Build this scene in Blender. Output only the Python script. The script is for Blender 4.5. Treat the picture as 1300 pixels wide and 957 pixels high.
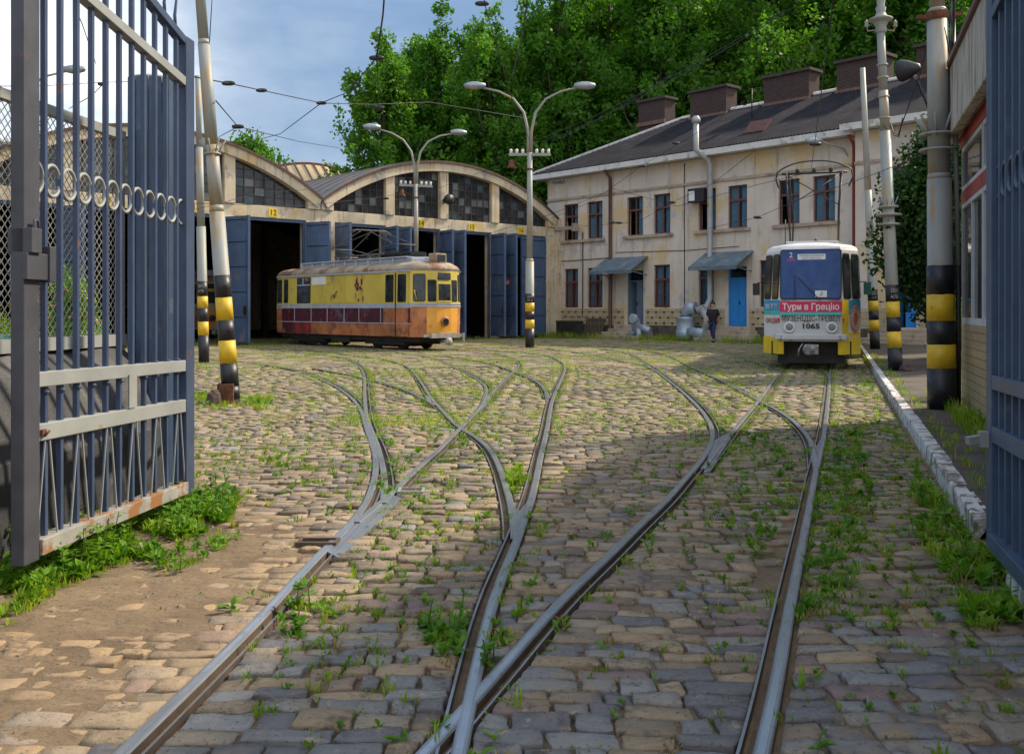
import bpy, bmesh, math, random
from mathutils import Vector, Matrix, noise
from math import sin, cos, pi, radians, sqrt, atan2
for o in list(bpy.data.objects): bpy.data.objects.remove(o)
scene = bpy.context.scene
C = scene.collection
FPX, EYE, HOR = 1264.0, 1.38, 394.0          # focal length in px of a 1300 px wide frame, eye height, horizon row
# ------------------------------------------------------------------ camera
cd = bpy.data.cameras.new('camera'); cam = bpy.data.objects.new('camera', cd); C.objects.link(cam)
cam.location = (0, 0, EYE); cam.rotation_euler = (pi/2, 0, 0)
cd.sensor_width = 36; cd.lens = 36*FPX/1300; cd.shift_y = -(478.5-HOR)/1300
cd.clip_start = 0.05; cd.clip_end = 3000
scene.camera = cam
# ------------------------------------------------------------------ sun and sky
SUN_AZ = radians(61)      # clockwise from +Y (view direction): sun from the right, a little beyond
SUN_EL = radians(42)
sd = Vector((sin(SUN_AZ)*cos(SUN_EL), cos(SUN_AZ)*cos(SUN_EL), sin(SUN_EL)))
sl = bpy.data.lights.new('sun', 'SUN'); sl.energy = 4.5; sl.angle = radians(3.0); sl.color = (1.0, 0.86, 0.66)
so = bpy.data.objects.new('sun', sl); C.objects.link(so)
so.rotation_euler = (-sd).to_track_quat('-Z', 'Y').to_euler()
w = bpy.data.worlds.new('World'); scene.world = w; w.use_nodes = True
nt = w.node_tree; N = nt.nodes; L = nt.links; N.clear()
out = N.new('ShaderNodeOutputWorld'); bg = N.new('ShaderNodeBackground')
sky = N.new('ShaderNodeTexSky'); sky.sky_type = 'NISHITA'; sky.sun_disc = False
sky.sun_elevation = SUN_EL; sky.sun_rotation = SUN_AZ; sky.air_density = 1.3; sky.dust_density = 1.2; sky.ozone_density = 1.5
tc = N.new('ShaderNodeTexCoord'); mp = N.new('ShaderNodeMapping'); mp.inputs['Scale'].default_value = (1, 1, 2.6)
mp.inputs['Location'].default_value = (1.7, .35, .2)
cn = N.new('ShaderNodeTexNoise'); cn.inputs['Scale'].default_value = 2.3; cn.inputs['Detail'].default_value = 7; cn.inputs['Roughness'].default_value = .52
L.new(tc.outputs['Generated'], mp.inputs['Vector']); L.new(mp.outputs['Vector'], cn.inputs['Vector'])
# a real bank of bright cloud stands low in the north-west (left of the view)
dt = N.new('ShaderNodeVectorMath'); dt.operation = 'DOT_PRODUCT'; dt.inputs[1].default_value = Vector((-.52, .84, .17)).normalized()
L.new(tc.outputs['Generated'], dt.inputs[0])
mr = N.new('ShaderNodeMapRange'); mr.inputs[1].default_value = .945; mr.inputs[2].default_value = 1.0; mr.inputs[3].default_value = 0; mr.inputs[4].default_value = .40
L.new(dt.outputs['Value'], mr.inputs[0])
ad = N.new('ShaderNodeMath'); ad.operation = 'ADD'; L.new(cn.outputs['Fac'], ad.inputs[0]); L.new(mr.outputs[0], ad.inputs[1])
# and a wide bright bank added unseen behind the camera, as neutral fill light
dt2 = N.new('ShaderNodeVectorMath'); dt2.operation = 'DOT_PRODUCT'; dt2.inputs[1].default_value = Vector((.30, -.62, .72)).normalized(); L.new(tc.outputs['Generated'], dt2.inputs[0])
mr2 = N.new('ShaderNodeMapRange'); mr2.inputs[1].default_value = .15; mr2.inputs[2].default_value = .8; mr2.inputs[3].default_value = 0; mr2.inputs[4].default_value = .40; L.new(dt2.outputs['Value'], mr2.inputs[0])
ad2 = N.new('ShaderNodeMath'); ad2.operation = 'ADD'; L.new(ad.outputs[0], ad2.inputs[0]); L.new(mr2.outputs[0], ad2.inputs[1]); ad = ad2
cr = N.new('ShaderNodeValToRGB'); e = cr.color_ramp.elements
e[0].position = .38; e[0].color = (.85, 1.5, 2.7, 1); e[1].position = .86; e[1].color = (8.6, 8.7, 8.9, 1)
m1 = e.new(.52); m1.color = (1.25, 2.0, 3.3, 1)
m2 = e.new(.66); m2.color = (3.0, 3.6, 4.6, 1)
L.new(ad.outputs[0], cr.inputs[0])
mx = N.new('ShaderNodeMixRGB'); mx.inputs[0].default_value = .80
L.new(sky.outputs[0], mx.inputs[1]); L.new(cr.outputs[0], mx.inputs[2])
bg.inputs[1].default_value = .132
L.new(mx.outputs[0], bg.inputs[0]); L.new(bg.outputs[0], out.inputs[0])
vs = scene.view_settings; vs.view_transform = 'Standard'; vs.look = 'None'; vs.exposure = 0.42; vs.gamma = 1; vs.use_curve_mapping = False
scene.render.engine = 'CYCLES'
cy = scene.cycles; cy.use_denoising = True; cy.max_bounces = 6; cy.diffuse_bounces = 3; cy.glossy_bounces = 3
cy.transmission_bounces = 4; cy.transparent_max_bounces = 8; cy.sample_clamp_indirect = 6; cy.caustics_reflective = False; cy.caustics_refractive = False
try: cy.use_adaptive_sampling = True; cy.adaptive_threshold = .015
except Exception: pass
# ------------------------------------------------------------------ helpers
R = random.Random(7)
def G(px, py, z=0.0):
    Y = (EYE-z)*FPX/(py-HOR); return Vector(((px-650)*Y/FPX, Y, z))
def P(px, py, Y): return Vector(((px-650)*Y/FPX, Y, EYE+(HOR-py)*Y/FPX))
def Pv(px, py, Y): return tuple(P(px, py, Y))

class MB:
    def __init__(s): s.v = []; s.f = []; s.m = []; s.sm = []
    def add(s, vs, fs, mi=0, smooth=False):
        b = len(s.v); s.v += [tuple(v) for v in vs]
        for f in fs: s.f.append(tuple(b+i for i in f)); s.m.append(mi); s.sm.append(smooth)
        return s
    def quad(s, a, b, c, d, mi=0): return s.add([a, b, c, d], [(0, 1, 2, 3)], mi)
    def box(s, x0, x1, y0, y1, z0, z1, mi=0):
        v = [(x0,y0,z0),(x1,y0,z0),(x1,y1,z0),(x0,y1,z0),(x0,y0,z1),(x1,y0,z1),(x1,y1,z1),(x0,y1,z1)]
        return s.add(v, [(0,3,2,1),(4,5,6,7),(0,1,5,4),(1,2,6,5),(2,3,7,6),(3,0,4,7)], mi)
    def obox(s, c, ax, ay, az, mi=0):          # centre and half axes
        c, ax, ay, az = Vector(c), Vector(ax), Vector(ay), Vector(az)
        v = [c-ax-ay-az, c+ax-ay-az, c+ax+ay-az, c-ax+ay-az, c-ax-ay+az, c+ax-ay+az, c+ax+ay+az, c-ax+ay+az]
        return s.add(v, [(0,3,2,1),(4,5,6,7),(0,1,5,4),(1,2,6,5),(2,3,7,6),(3,0,4,7)], mi)
    def bar(s, p, q, w, t, up=(0,0,1), mi=0):  # rectangular bar from p to q
        p, q = Vector(p), Vector(q); d = q-p; ln = d.length; d.normalize(); u = Vector(up)
        sdv = d.cross(u)
        if sdv.length < 1e-4: sdv = d.cross(Vector((1,0,0)))
        sdv.normalize(); u = sdv.cross(d)
        return s.obox((p+q)/2, d*ln/2, sdv*w/2, u*t/2, mi)
    def tube(s, pts, rad, n=8, mi=0, cap=True, smooth=True, flat=1.0):
        pts = [Vector(p) for p in pts]; k = len(pts)
        if not hasattr(rad, '__len__'): rad = [rad]*k
        vs = []; prev = None
        for i, p in enumerate(pts):
            d = (pts[min(i+1,k-1)]-pts[max(i-1,0)]).normalized()
            if prev is None:
                a = Vector((0,0,1)) if abs(d.z) < .9 else Vector((1,0,0)); x = d.cross(a).normalized()
            else:
                x = (prev-d*prev.dot(d)).normalized()
            prev = x; y = d.cross(x)
            for j in range(n):
                t = 2*pi*j/n; vs.append(p+(x*cos(t)+y*sin(t)*flat)*rad[i])
        fs = [(i*n+j, i*n+(j+1)%n, (i+1)*n+(j+1)%n, (i+1)*n+j) for i in range(k-1) for j in range(n)]
        s.add(vs, fs, mi, smooth)
        if cap: b = len(s.v)-len(vs); s.f.append(tuple(b+j for j in range(n))[::-1]); s.f.append(tuple(b+(k-1)*n+j for j in range(n))); s.m += [mi,mi]; s.sm += [False,False]
        return s
    def lathe(s, c, prof, n=16, mi=0, axis='z', smooth=True):
        c = Vector(c); vs = []
        for r, h in prof:
            for j in range(n):
                t = 2*pi*j/n
                if axis == 'z': vs.append(c+Vector((r*cos(t), r*sin(t), h)))
                elif axis == 'x': vs.append(c+Vector((h, r*cos(t), r*sin(t))))
                else: vs.append(c+Vector((r*cos(t), h, r*sin(t))))
        k = len(prof)
        return s.add(vs, [(i*n+j, i*n+(j+1)%n, (i+1)*n+(j+1)%n, (i+1)*n+j) for i in range(k-1) for j in range(n)], mi, smooth)
    def prism(s, poly, z0, z1, mi=0):
        n = len(poly); v = [(p[0],p[1],z0) for p in poly]+[(p[0],p[1],z1) for p in poly]
        return s.add(v, [tuple(range(n))[::-1], tuple(range(n,2*n))]+[(i,(i+1)%n,n+(i+1)%n,n+i) for i in range(n)], mi)
    def xz(s, poly, y0, y1, mi=0):             # polygon in the x-z plane given depth
        n = len(poly); v = [(p[0],y0,p[1]) for p in poly]+[(p[0],y1,p[1]) for p in poly]
        return s.add(v, [tuple(range(n)), tuple(range(n,2*n))[::-1]]+[(i,n+i,n+(i+1)%n,(i+1)%n) for i in range(n)], mi)
    def build(s, name, mats, parent=None, loc=(0,0,0), rotz=0, bevel=0, col=None):
        me = bpy.data.meshes.new(name); me.from_pydata(s.v, [], s.f)
        if not isinstance(mats, (list, tuple)): mats = [mats]
        for m in mats: me.materials.append(m)
        me.polygons.foreach_set('material_index', s.m); me.polygons.foreach_set('use_smooth', s.sm)
        if col is not None:
            a = me.color_attributes.new('tone', 'FLOAT_COLOR', 'POINT')
            flat = []
            for c_ in col: flat += [c_[0], c_[1], c_[2], 1]
            a.data.foreach_set('color', flat)
        me.update()
        o = bpy.data.objects.new(name, me); C.objects.link(o); o.location = loc; o.rotation_euler = (0,0,rotz)
        if parent is not None: o.parent = parent
        if bevel:
            b = o.modifiers.new('bevel', 'BEVEL'); b.width = bevel; b.segments = 2; b.limit_method = 'ANGLE'
        return o
def tag(o, label, cat, group=None, kind=None):
    if label: o['label'] = label
    if cat: o['category'] = cat
    if group: o['group'] = group
    if kind: o['kind'] = kind
    return o
def thing(name, label, cat, loc=(0,0,0), rotz=0, group=None):
    o = bpy.data.objects.new(name, None); C.objects.link(o); o.location = loc; o.rotation_euler = (0,0,rotz); o.empty_display_size = .2
    return tag(o, label, cat, group)
def struct(o): o['kind'] = 'structure'; return o
def kids(o): return [c for c in bpy.data.objects if c.parent == o]
def copy_tree(o, parent=None):
    c = o.copy(); C.objects.link(c)
    if parent: c.parent = parent
    for ch in kids(o):
        k = copy_tree(ch, c); k.matrix_parent_inverse = ch.matrix_parent_inverse.copy()
    return c
def text(name, s, size, m, parent, origin, xdir, updir, width=None, bold=0.0, thick=.004, shear=0):
    cu = bpy.data.curves.new(name, 'FONT'); cu.body = s; cu.size = size; cu.align_x = 'CENTER'; cu.align_y = 'CENTER'
    cu.extrude = thick; cu.offset = bold; cu.shear = shear; cu.resolution_u = 3
    t = bpy.data.objects.new(name, cu); C.objects.link(t)
    bpy.context.view_layer.update()
    me = bpy.data.meshes.new_from_object(t.evaluated_get(bpy.context.evaluated_depsgraph_get())); bpy.data.objects.remove(t)
    xs = [v.co.x for v in me.vertices]; sx = 1
    if width and xs: sx = width/(max(xs)-min(xs))
    x = Vector(xdir).normalized(); u = Vector(updir).normalized(); nn = x.cross(u)
    for v in me.vertices: v.co = Vector(origin)+x*v.co.x*sx+u*v.co.y+nn*v.co.z
    me.name = name; me.materials.clear(); me.materials.append(m)
    o = bpy.data.objects.new(name, me); C.objects.link(o); o.parent = parent
    return o
# ------------------------------------------------------------------ materials
def newmat(name):
    m = bpy.data.materials.new(name); m.use_nodes = True; nt = m.node_tree; return m, nt, nt.nodes['Principled BSDF']
def col4(c): return (c[0], c[1], c[2], 1)
def noise_node(nt, scale, detail=5, rough=.55, coord='Object', stretch=(1,1,1)):
    tcn = nt.nodes.new('ShaderNodeTexCoord'); mpn = nt.nodes.new('ShaderNodeMapping'); mpn.inputs['Scale'].default_value = stretch
    nn = nt.nodes.new('ShaderNodeTexNoise'); nn.inputs['Scale'].default_value = scale; nn.inputs['Detail'].default_value = detail; nn.inputs['Roughness'].default_value = rough
    nt.links.new(tcn.outputs[coord], mpn.inputs[0]); nt.links.new(mpn.outputs[0], nn.inputs['Vector']); return nn
def ramp(nt, src, stops):
    r = nt.nodes.new('ShaderNodeValToRGB'); els = r.color_ramp.elements
    els[0].position, els[0].color = stops[0][0], col4(stops[0][1]); els[1].position, els[1].color = stops[-1][0], col4(stops[-1][1])
    for p_, c_ in stops[1:-1]: q = els.new(p_); q.color = col4(c_)
    nt.links.new(src, r.inputs[0]); return r
def mask(nt, src, lo, hi):
    r = nt.nodes.new('ShaderNodeMapRange'); r.inputs[1].default_value = lo; r.inputs[2].default_value = hi; nt.links.new(src, r.inputs[0]); return r.outputs[0]
def mixc(nt, fac, a, b, mode='MIX'):
    m = nt.nodes.new('ShaderNodeMixRGB'); m.blend_type = mode
    if isinstance(fac, (int, float)): m.inputs[0].default_value = fac
    else: nt.links.new(fac, m.inputs[0])
    for i, q in ((1, a), (2, b)):
        if isinstance(q, tuple): m.inputs[i].default_value = col4(q)
        else: nt.links.new(q, m.inputs[i])
    return m.outputs[0]
def bump(nt, bs, src, strength, dist=.01, prev=None):
    b = nt.nodes.new('ShaderNodeBump'); b.inputs['Strength'].default_value = strength; b.inputs['Distance'].default_value = dist
    nt.links.new(src, b.inputs['Height'])
    if prev: nt.links.new(prev, b.inputs['Normal'])
    nt.links.new(b.outputs[0], bs.inputs['Normal']); return b.outputs[0]
def plain(name, c, rough=.6, metal=0, var=.25, scale=6, bmp=.15):
    m, nt, bs = newmat(name); nn = noise_node(nt, scale, 6)
    lo = tuple(x*(1-var) for x in c); hi = tuple(min(1, x*(1+var)) for x in c)
    r = ramp(nt, nn.outputs['Fac'], [(.3, lo), (.7, hi)]); nt.links.new(r.outputs[0], bs.inputs['Base Color'])
    bs.inputs['Roughness'].default_value = rough; bs.inputs['Metallic'].default_value = metal
    if bmp: bump(nt, bs, noise_node(nt, scale*9, 4).outputs['Fac'], bmp, .006)
    return m
def worn(name, c, c2, lo=.56, hi=.62, rough=.55, scale=3.5, var=.2, stretch=(1,1,1), c3=None, lo3=.6, bmp=.2, metal=0):
    """paint c with patches of c2 (rust, peeled coat) and optional streaks of c3"""
    m, nt, bs = newmat(name)
    n0 = noise_node(nt, scale*.8, 5); a = tuple(x*(1-var) for x in c); b = tuple(min(1, x*(1+var)) for x in c)
    base = ramp(nt, n0.outputs['Fac'], [(.3, a), (.7, b)]).outputs[0]
    n1 = noise_node(nt, scale, 8, .65, stretch=stretch); k = mask(nt, n1.outputs['Fac'], lo, hi)
    cc = mixc(nt, k, base, c2)
    if c3:
        n2 = noise_node(nt, scale*2.1, 6, .6, stretch=(stretch[0]*1.6, stretch[1]*1.6, stretch[2]*.35)); cc = mixc(nt, mask(nt, n2.outputs['Fac'], lo3, lo3+.1), cc, c3)
    nt.links.new(cc, bs.inputs['Base Color']); bs.inputs['Roughness'].default_value = rough; bs.inputs['Metallic'].default_value = metal
    pb = bump(nt, bs, k, -.25, .004)
    if bmp: bump(nt, bs, noise_node(nt, scale*12, 4).outputs['Fac'], bmp, .004, pb)
    return m
def glass(name, c=(.02,.03,.04), rough=.06, transp=0.0, tint=(.7,.8,.85), dirt=.15):
    m, nt, bs = newmat(name)
    nn = noise_node(nt, 3, 5); r = ramp(nt, nn.outputs['Fac'], [(.35, c), (.75, tuple(min(1,x+dirt*.3) for x in c))]); nt.links.new(r.outputs[0], bs.inputs['Base Color'])
    bs.inputs['Roughness'].default_value = rough; bs.inputs['IOR'].default_value = 1.5
    bump(nt, bs, noise_node(nt, 1.7, 2).outputs['Fac'], .08, .02)
    if transp:
        tr = nt.nodes.new('ShaderNodeBsdfTransparent'); tr.inputs[0].default_value = col4(tint); mxs = nt.nodes.new('ShaderNodeMixShader'); mxs.inputs[0].default_value = transp
        o = nt.nodes['Material Output']; nt.links.new(bs.outputs[0], mxs.inputs[1]); nt.links.new(tr.outputs[0], mxs.inputs[2]); nt.links.new(mxs.outputs[0], o.inputs[0])
    return m
def leafmat(name, a, b, c, trans=.45):
    m, nt, bs = newmat(name); oi = nt.nodes.new('ShaderNodeTexCoord')
    n1 = noise_node(nt, .55, 3); n2 = noise_node(nt, 9, 2)
    ad = nt.nodes.new('ShaderNodeMath'); ad.operation = 'ADD'; nt.links.new(n1.outputs['Fac'], ad.inputs[0]); nt.links.new(n2.outputs['Fac'], ad.inputs[1])
    hf = nt.nodes.new('ShaderNodeMath'); hf.operation = 'MULTIPLY'; hf.inputs[1].default_value = .5; nt.links.new(ad.outputs[0], hf.inputs[0])
    r = ramp(nt, hf.outputs[0], [(.36, a), (.5, b), (.64, c)])
    of = nt.nodes.new('ShaderNodeObjectInfo'); orr = ramp(nt, of.outputs['Random'], [(0,(.72,.80,.7)),(1,(1.18,1.05,1.0))])
    class _o: pass
    mm = mixc(nt, 1.0, r.outputs[0], orr.outputs[0], 'MULTIPLY'); r = _o(); r.outputs = [mm]
    nt.links.new(r.outputs[0], bs.inputs['Base Color']); bs.inputs['Roughness'].default_value = .5; bs.inputs['Specular IOR Level'].default_value = .3
    tr = nt.nodes.new('ShaderNodeBsdfTranslucent'); g = mixc(nt, 1.0, r.outputs[0], (1.5, 1.5, .5), 'MULTIPLY'); nt.links.new(g, tr.inputs[0])
    mxs = nt.nodes.new('ShaderNodeMixShader'); mxs.inputs[0].default_value = trans
    o = nt.nodes['Material Output']; nt.links.new(bs.outputs[0], mxs.inputs[1]); nt.links.new(tr.outputs[0], mxs.inputs[2]); nt.links.new(mxs.outputs[0], o.inputs[0])
    return m
M = {}
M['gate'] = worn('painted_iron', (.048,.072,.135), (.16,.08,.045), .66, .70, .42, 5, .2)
M['gate_lit'] = worn('sunlit_grey_iron', (.28,.295,.29), (.26,.17,.11), .62, .68, .55, 4, .15)  # gate rails: gate iron copied lighter, sunlight put into the colour
M['gate_rust'] = worn('rusty_iron_rail', (.30,.30,.28), (.28,.13,.05), .47, .56, .7, 6, .2)
M['post'] = worn('gate_post_iron', (.06,.062,.078), (.13,.08,.06), .62, .70, .5, 6, .25)
M['pole'] = worn('pole_paint', (.27,.285,.27), (.34,.22,.08), .54, .66, .55, 2.2, .12, stretch=(2.5,2.5,.5), c3=(.24,.12,.05), lo3=.64)
M['band_black'] = worn('black_band_paint', (.012,.013,.018), (.05,.045,.04), .6, .7, .45, 9, .3)
M['band_yellow'] = worn('yellow_band_paint', (.62,.40,.015), (.30,.20,.05), .62, .72, .5, 9, .15)
M['rust'] = plain('rust', (.12,.045,.02), .85, 0, .5, 14, .5)
M['lampmetal'] = plain('lamp_metal', (.30,.33,.37), .4, .5, .2, 8)
M['amber'] = plain('lamp_lens', (.45,.18,.03), .3, 0, .2, 8, 0)
M['darkmetal'] = plain('dark_metal', (.03,.03,.033), .5, .3, .3, 8)
M['wire'] = plain('wire_metal', (.018,.018,.022), .5, .4, .2, 8, 0)
M['porcelain'] = plain('porcelain', (.7,.7,.66), .25, 0, .08, 8, 0)
M['door_blue'] = worn('blue_door_paint', (.062,.105,.195), (.15,.16,.17), .56, .68, .5, 1.6, .2, stretch=(1,1,.6), c3=(.03,.035,.05), lo3=.64)
def wall_mat(name, base, ochre, grey, sc):
    m, nt, bs = newmat(name)
    c1 = ramp(nt, noise_node(nt, .7*sc, 6, .6).outputs['Fac'], [(.3, tuple(x*.84 for x in base)), (.7, tuple(x*1.1 for x in base))]).outputs[0]
    c1 = mixc(nt, mask(nt, noise_node(nt, .55*sc, 8, .62).outputs['Fac'], .53, .60), c1, ochre)
    c1 = mixc(nt, mask(nt, noise_node(nt, .9*sc, 9, .68, stretch=(1,1,.8)).outputs['Fac'], .57, .60), c1, grey)
    c1 = mixc(nt, mask(nt, noise_node(nt, 1.4*sc, 7, .7, stretch=(2.6,2.6,.22)).outputs['Fac'], .54, .72), c1, tuple(x*.34 for x in base))      # rain streaks
    c1 = mixc(nt, mask(nt, noise_node(nt, 4*sc, 9, .75).outputs['Fac'], .66, .69), c1, tuple(x*.35 for x in base))                                # chipped spots
    nt.links.new(c1, bs.inputs['Base Color']); bs.inputs['Roughness'].default_value = .9
    b = bump(nt, bs, noise_node(nt, .9*sc, 9, .68, stretch=(1,1,.8)).outputs['Fac'], .35, .05); bump(nt, bs, noise_node(nt, 18, 6, .7).outputs['Fac'], .45, .01, b)
    return m
M['concrete'] = wall_mat('depot_plaster', (.60,.51,.37), (.56,.42,.22), (.36,.33,.29), 1.5)
M['plaster'] = wall_mat('office_plaster', (.63,.56,.485), (.62,.48,.28), (.46,.44,.43), .8)
M['gable_bars'] = plain('gable_window_bars', (.055,.04,.036), .7, 0, .3, 6)
M['trim'] = worn('office_trim', (.40,.33,.25), (.22,.19,.16), .52, .64, .8, 1.8, .15)
M['eave'] = worn('white_eave', (.60,.60,.58), (.34,.31,.27), .55, .65, .6, 2.5, .1)
M['woodframe'] = plain('brown_window_wood', (.15,.052,.035), .6, 0, .3, 6)
M['brownpipe'] = plain('brown_pipe', (.11,.045,.032), .5, 0, .2, 4)
M['redpipe'] = plain('red_pipe', (.22,.03,.02), .5, 0, .2, 4)
M['greypipe'] = worn('galvanised_pipe', (.36,.38,.40), (.38,.22,.08), .57, .64, .5, 2, .15, stretch=(2,2,.6), metal=.2)
M['glass_dark'] = glass('dark_glass', (.012,.018,.022), .08)
M['glass_clear'] = glass('window_glass', (.015,.03,.045), .05, .72, (.75,.88,.95))
M['glass_blue'] = glass('tram_glass', (.002,.055,.24), .05, .12, (.3,.5,.8)); M['glass_blue'].node_tree.nodes['Principled BSDF'].inputs['Specular IOR Level'].default_value = .28
M['curtain'] = plain('curtain_cloth', (.70,.76,.82), .9, 0, .2, 9, 0)
M['curtain_teal'] = plain('teal_curtain', (.08,.40,.40), .9, 0, .2, 5, 0)
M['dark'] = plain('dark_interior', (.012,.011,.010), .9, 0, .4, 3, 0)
M['bright_blue'] = worn('bright_blue_door', (.02,.23,.62), (.02,.12,.35), .6, .7, .5, 3, .1)
M['awning'] = worn('awning_sheet', (.10,.15,.19), (.20,.22,.23), .5, .62, .7, 2, .2)
M['duct'] = worn('galvanised_duct', (.30,.38,.48), (.40,.44,.48), .5, .62, .4, 3, .15, metal=.3)
M['wood'] = plain('old_wood', (.07,.05,.037), .85, 0, .4, 7, .4)
M['skin'] = plain('skin', (.42,.23,.16), .6, 0, .1, 6, 0)
M['hair'] = plain('hair', (.02,.014,.01), .8, 0, .3, 30, 0)
M['blackcloth'] = plain('black_cotton', (.014,.013,.016), .9, 0, .3, 9, 0)
M['jeans'] = plain('jeans_cloth', (.018,.03,.10), .9, 0, .3, 14, 0)
M['white'] = plain('white_paint', (.72,.72,.70), .5, 0, .08, 5)
M['plate_yellow'] = plain('plate_yellow', (.75,.52,.02), .6, 0, .1, 5, 0)
M['red'] = plain('red_paint', (.50,.03,.02), .5, 0, .15, 6)
M['bark'] = plain('bark', (.085,.065,.045), .9, 0, .4, 6, .6)
M['rock'] = plain('dark_rock', (.075,.05,.045), .9, 0, .4, 5, .6)
M['leaf'] = leafmat('poplar_leaf', (.042,.125,.016), (.080,.23,.024), (.16,.34,.040), .5)
M['leaf_dark'] = leafmat('dark_leaf', (.014,.042,.010), (.025,.075,.014), (.055,.13,.022), .3)
M['grass'] = leafmat('grass_blade', (.09,.20,.018), (.19,.34,.025), (.36,.46,.06), .4)
M['dry'] = leafmat('dry_blade', (.22,.16,.06), (.34,.27,.10), (.42,.36,.16), .3)
M['weed'] = leafmat('weed_leaf', (.05,.15,.015), (.11,.27,.02), (.24,.40,.04), .38)
# ------------------------------------------------------------------ rails: (photo pixels traced on the ground, side of the groove)
def smooth(pts, n=8):
    q = [pts[0]*2-pts[1]]+pts+[pts[-1]*2-pts[-2]]; o = []
    for i in range(1, len(q)-2):
        a, b, c, d = q[i-1], q[i], q[i+1], q[i+2]
        for k in range(n):
            t = k/n; o.append(.5*((2*b)+(c-a)*t+(2*a-5*b+4*c-d)*t*t+(3*b-a-3*c+d)*t**3))
    o.append(pts[-1])
    r = [o[0]]; acc = 0                                   # even spacing, then relax small kinks
    for a, b in zip(o[:-1], o[1:]):
        d = (b-a).length
        while acc+d >= .16:
            t = (.16-acc)/d; a = a.lerp(b, t); r.append(a.copy()); d = (b-a).length; acc = 0
        acc += d
    r.append(o[-1])
    for _ in range(14):
        r = [r[0]]+[(r[i-1]+r[i]*2+r[i+1])/4 for i in range(1, len(r)-1)]+[r[-1]]
    return r
RAILPX = [
 ([(120,990),(247,868),(344,773),(377,733),(415,695),(453,658),(470,630),(478,595),(475,570),(466,545),(457,518),(440.6,500),(415.5,485),(380,471),(340,464),(303,459),(240,455),(150,453)], 1),
 ([(453,664),(476,643),(500,627),(520,603),(548,580),(578,550),(600,528),(614,510),(630,493),(646,477),(657,467),(658,461),(650,455.5),(635,450.5),(610,446.5),(560,443.5)], 1),
 ([(487,640),(489,612),(485,585),(479,565),(470,545),(465,525),(463,500),(462,475),(453,463),(436,455),(403,450),(360,446),(308,441.5),(240,438.5)], 1),
 ([(612,513),(617,500),(616,490),(605,481),(580,468),(548,455),(513,449),(480,445),(440,441),(398,438),(350,436)], 1),
 ([(560,1060),(582,957),(600,868),(617,788),(633,740),(650,703),(663,665),(675.6,630),(685.6,580),(693,550),(699.5,513),(706,495),(716,472.6),(716,463),(706,456),(690,451),(660,447.5),(620,445)], -1),
 ([(653,685),(651,655),(643,622),(633,592),(620,568),(600,552),(580,541),(563,523),(546.5,505),(534,485),(520,467.6),(505,461),(490,457),(460,452.5),(420,448),(370,444)], -1),
 ([(553,515),(535,505),(517.6,496.5),(495,489),(468,482),(440,475),(400,468)], -1),
 ([(696,506),(690.6,494),(680.6,484),(665.6,477),(650,471),(630.5,464),(605,458),(570,453)], -1),
 ([(455,1050),(535,964),(622,868),(693,785),(726,748),(758,723),(820,660),(843,641),(873,605.5),(893,583),(904,562),(905,548),(900,535),(888,518),(865,496),(845,480),(830,469.5),(812.6,457.6),(800,450.5),(776,444.5),(740,440.5),(700,438)], 1),
 ([(826,468),(806,462),(782,458),(750,450.5),(715,445),(675,441),(640,438.5)], 1),
 ([(893,596),(910,573),(930.5,548),(947,528),(963,509),(980.6,485),(990.6,472.6),(1000.7,462.6),(1010,450)], 1),
 ([(935,1080),(958,990),(985,868),(998,790),(1013,715),(1026,650),(1033,610.6),(1041,575),(1046,550),(1052,493),(1054,466),(1055.6,450)], -1),
 ([(1036,600),(1034,580),(1028,558),(1013,540),(990.6,523),(965.6,510),(940.5,496.5),(905,477.6),(875,465),(857.7,455.5),(840,449.5),(815,444),(780,440)], -1),
 ([(991,472),(984,472),(977,467),(965.6,461),(940.5,454),(920.4,447.8),(900,445),(870,441.5),(830,438)], 1),
 ([(1053,482),(1051,476),(1044,470),(1030,464),(1012,459.5),(985,454)], -1),
]
RAILS = [(smooth([Vector((*G(a, b)[:2], 0)) for a, b in pts], 7), sd_) for pts, sd_ in RAILPX]
M['rail'] = worn('rail_steel', (.30,.32,.35), (.22,.14,.09), .56, .68, .33, 2.5, .2, metal=.55, bmp=.1)
M['rail_polish'] = worn('polished_rail', (.48,.50,.54), (.30,.27,.25), .58, .70, .24, 3, .15, metal=.7, bmp=.08)
M['rail_side'] = plain('rail_rust', (.085,.058,.042), .85, 0, .35, 9, .4)
M['groove'] = plain('groove_dirt', (.12,.082,.052), .95, 0, .35, 12, .5)
for ri, (pts, sg) in enumerate(RAILS):
    prof = [(-.032,-.04),(-.031,.001),(-.025,.006),(-.014,.0075),(.010,.0078),(.018,.007),(.024,.000),(.026,-.030),(.060,-.032),(.061,.001),(.071,.003),(.076,-.04)]
    mi = [1,0,0,3,0,0,1,2,1,0,1]
    b = MB(); vs = []; k = len(pts); dz = .0012*(ri % 5)
    for i, p in enumerate(pts):
        d = (pts[min(i+1,k-1)]-pts[max(i-1,0)]).normalized(); sx = Vector((d.y,-d.x,0))*sg
        for o_, z_ in prof: vs.append(p+sx*o_+Vector((0,0,z_+dz)))
    n = len(prof); b.v = vs
    for i in range(k-1):
        for j in range(n-1): b.f.append((i*n+j, i*n+j+1, (i+1)*n+j+1, (i+1)*n+j)); b.m.append(mi[j]); b.sm.append(False)
    struct(b.build('tram_rail', [M['rail'], M['rail_side'], M['groove'], M['rail_polish']]))
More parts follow.
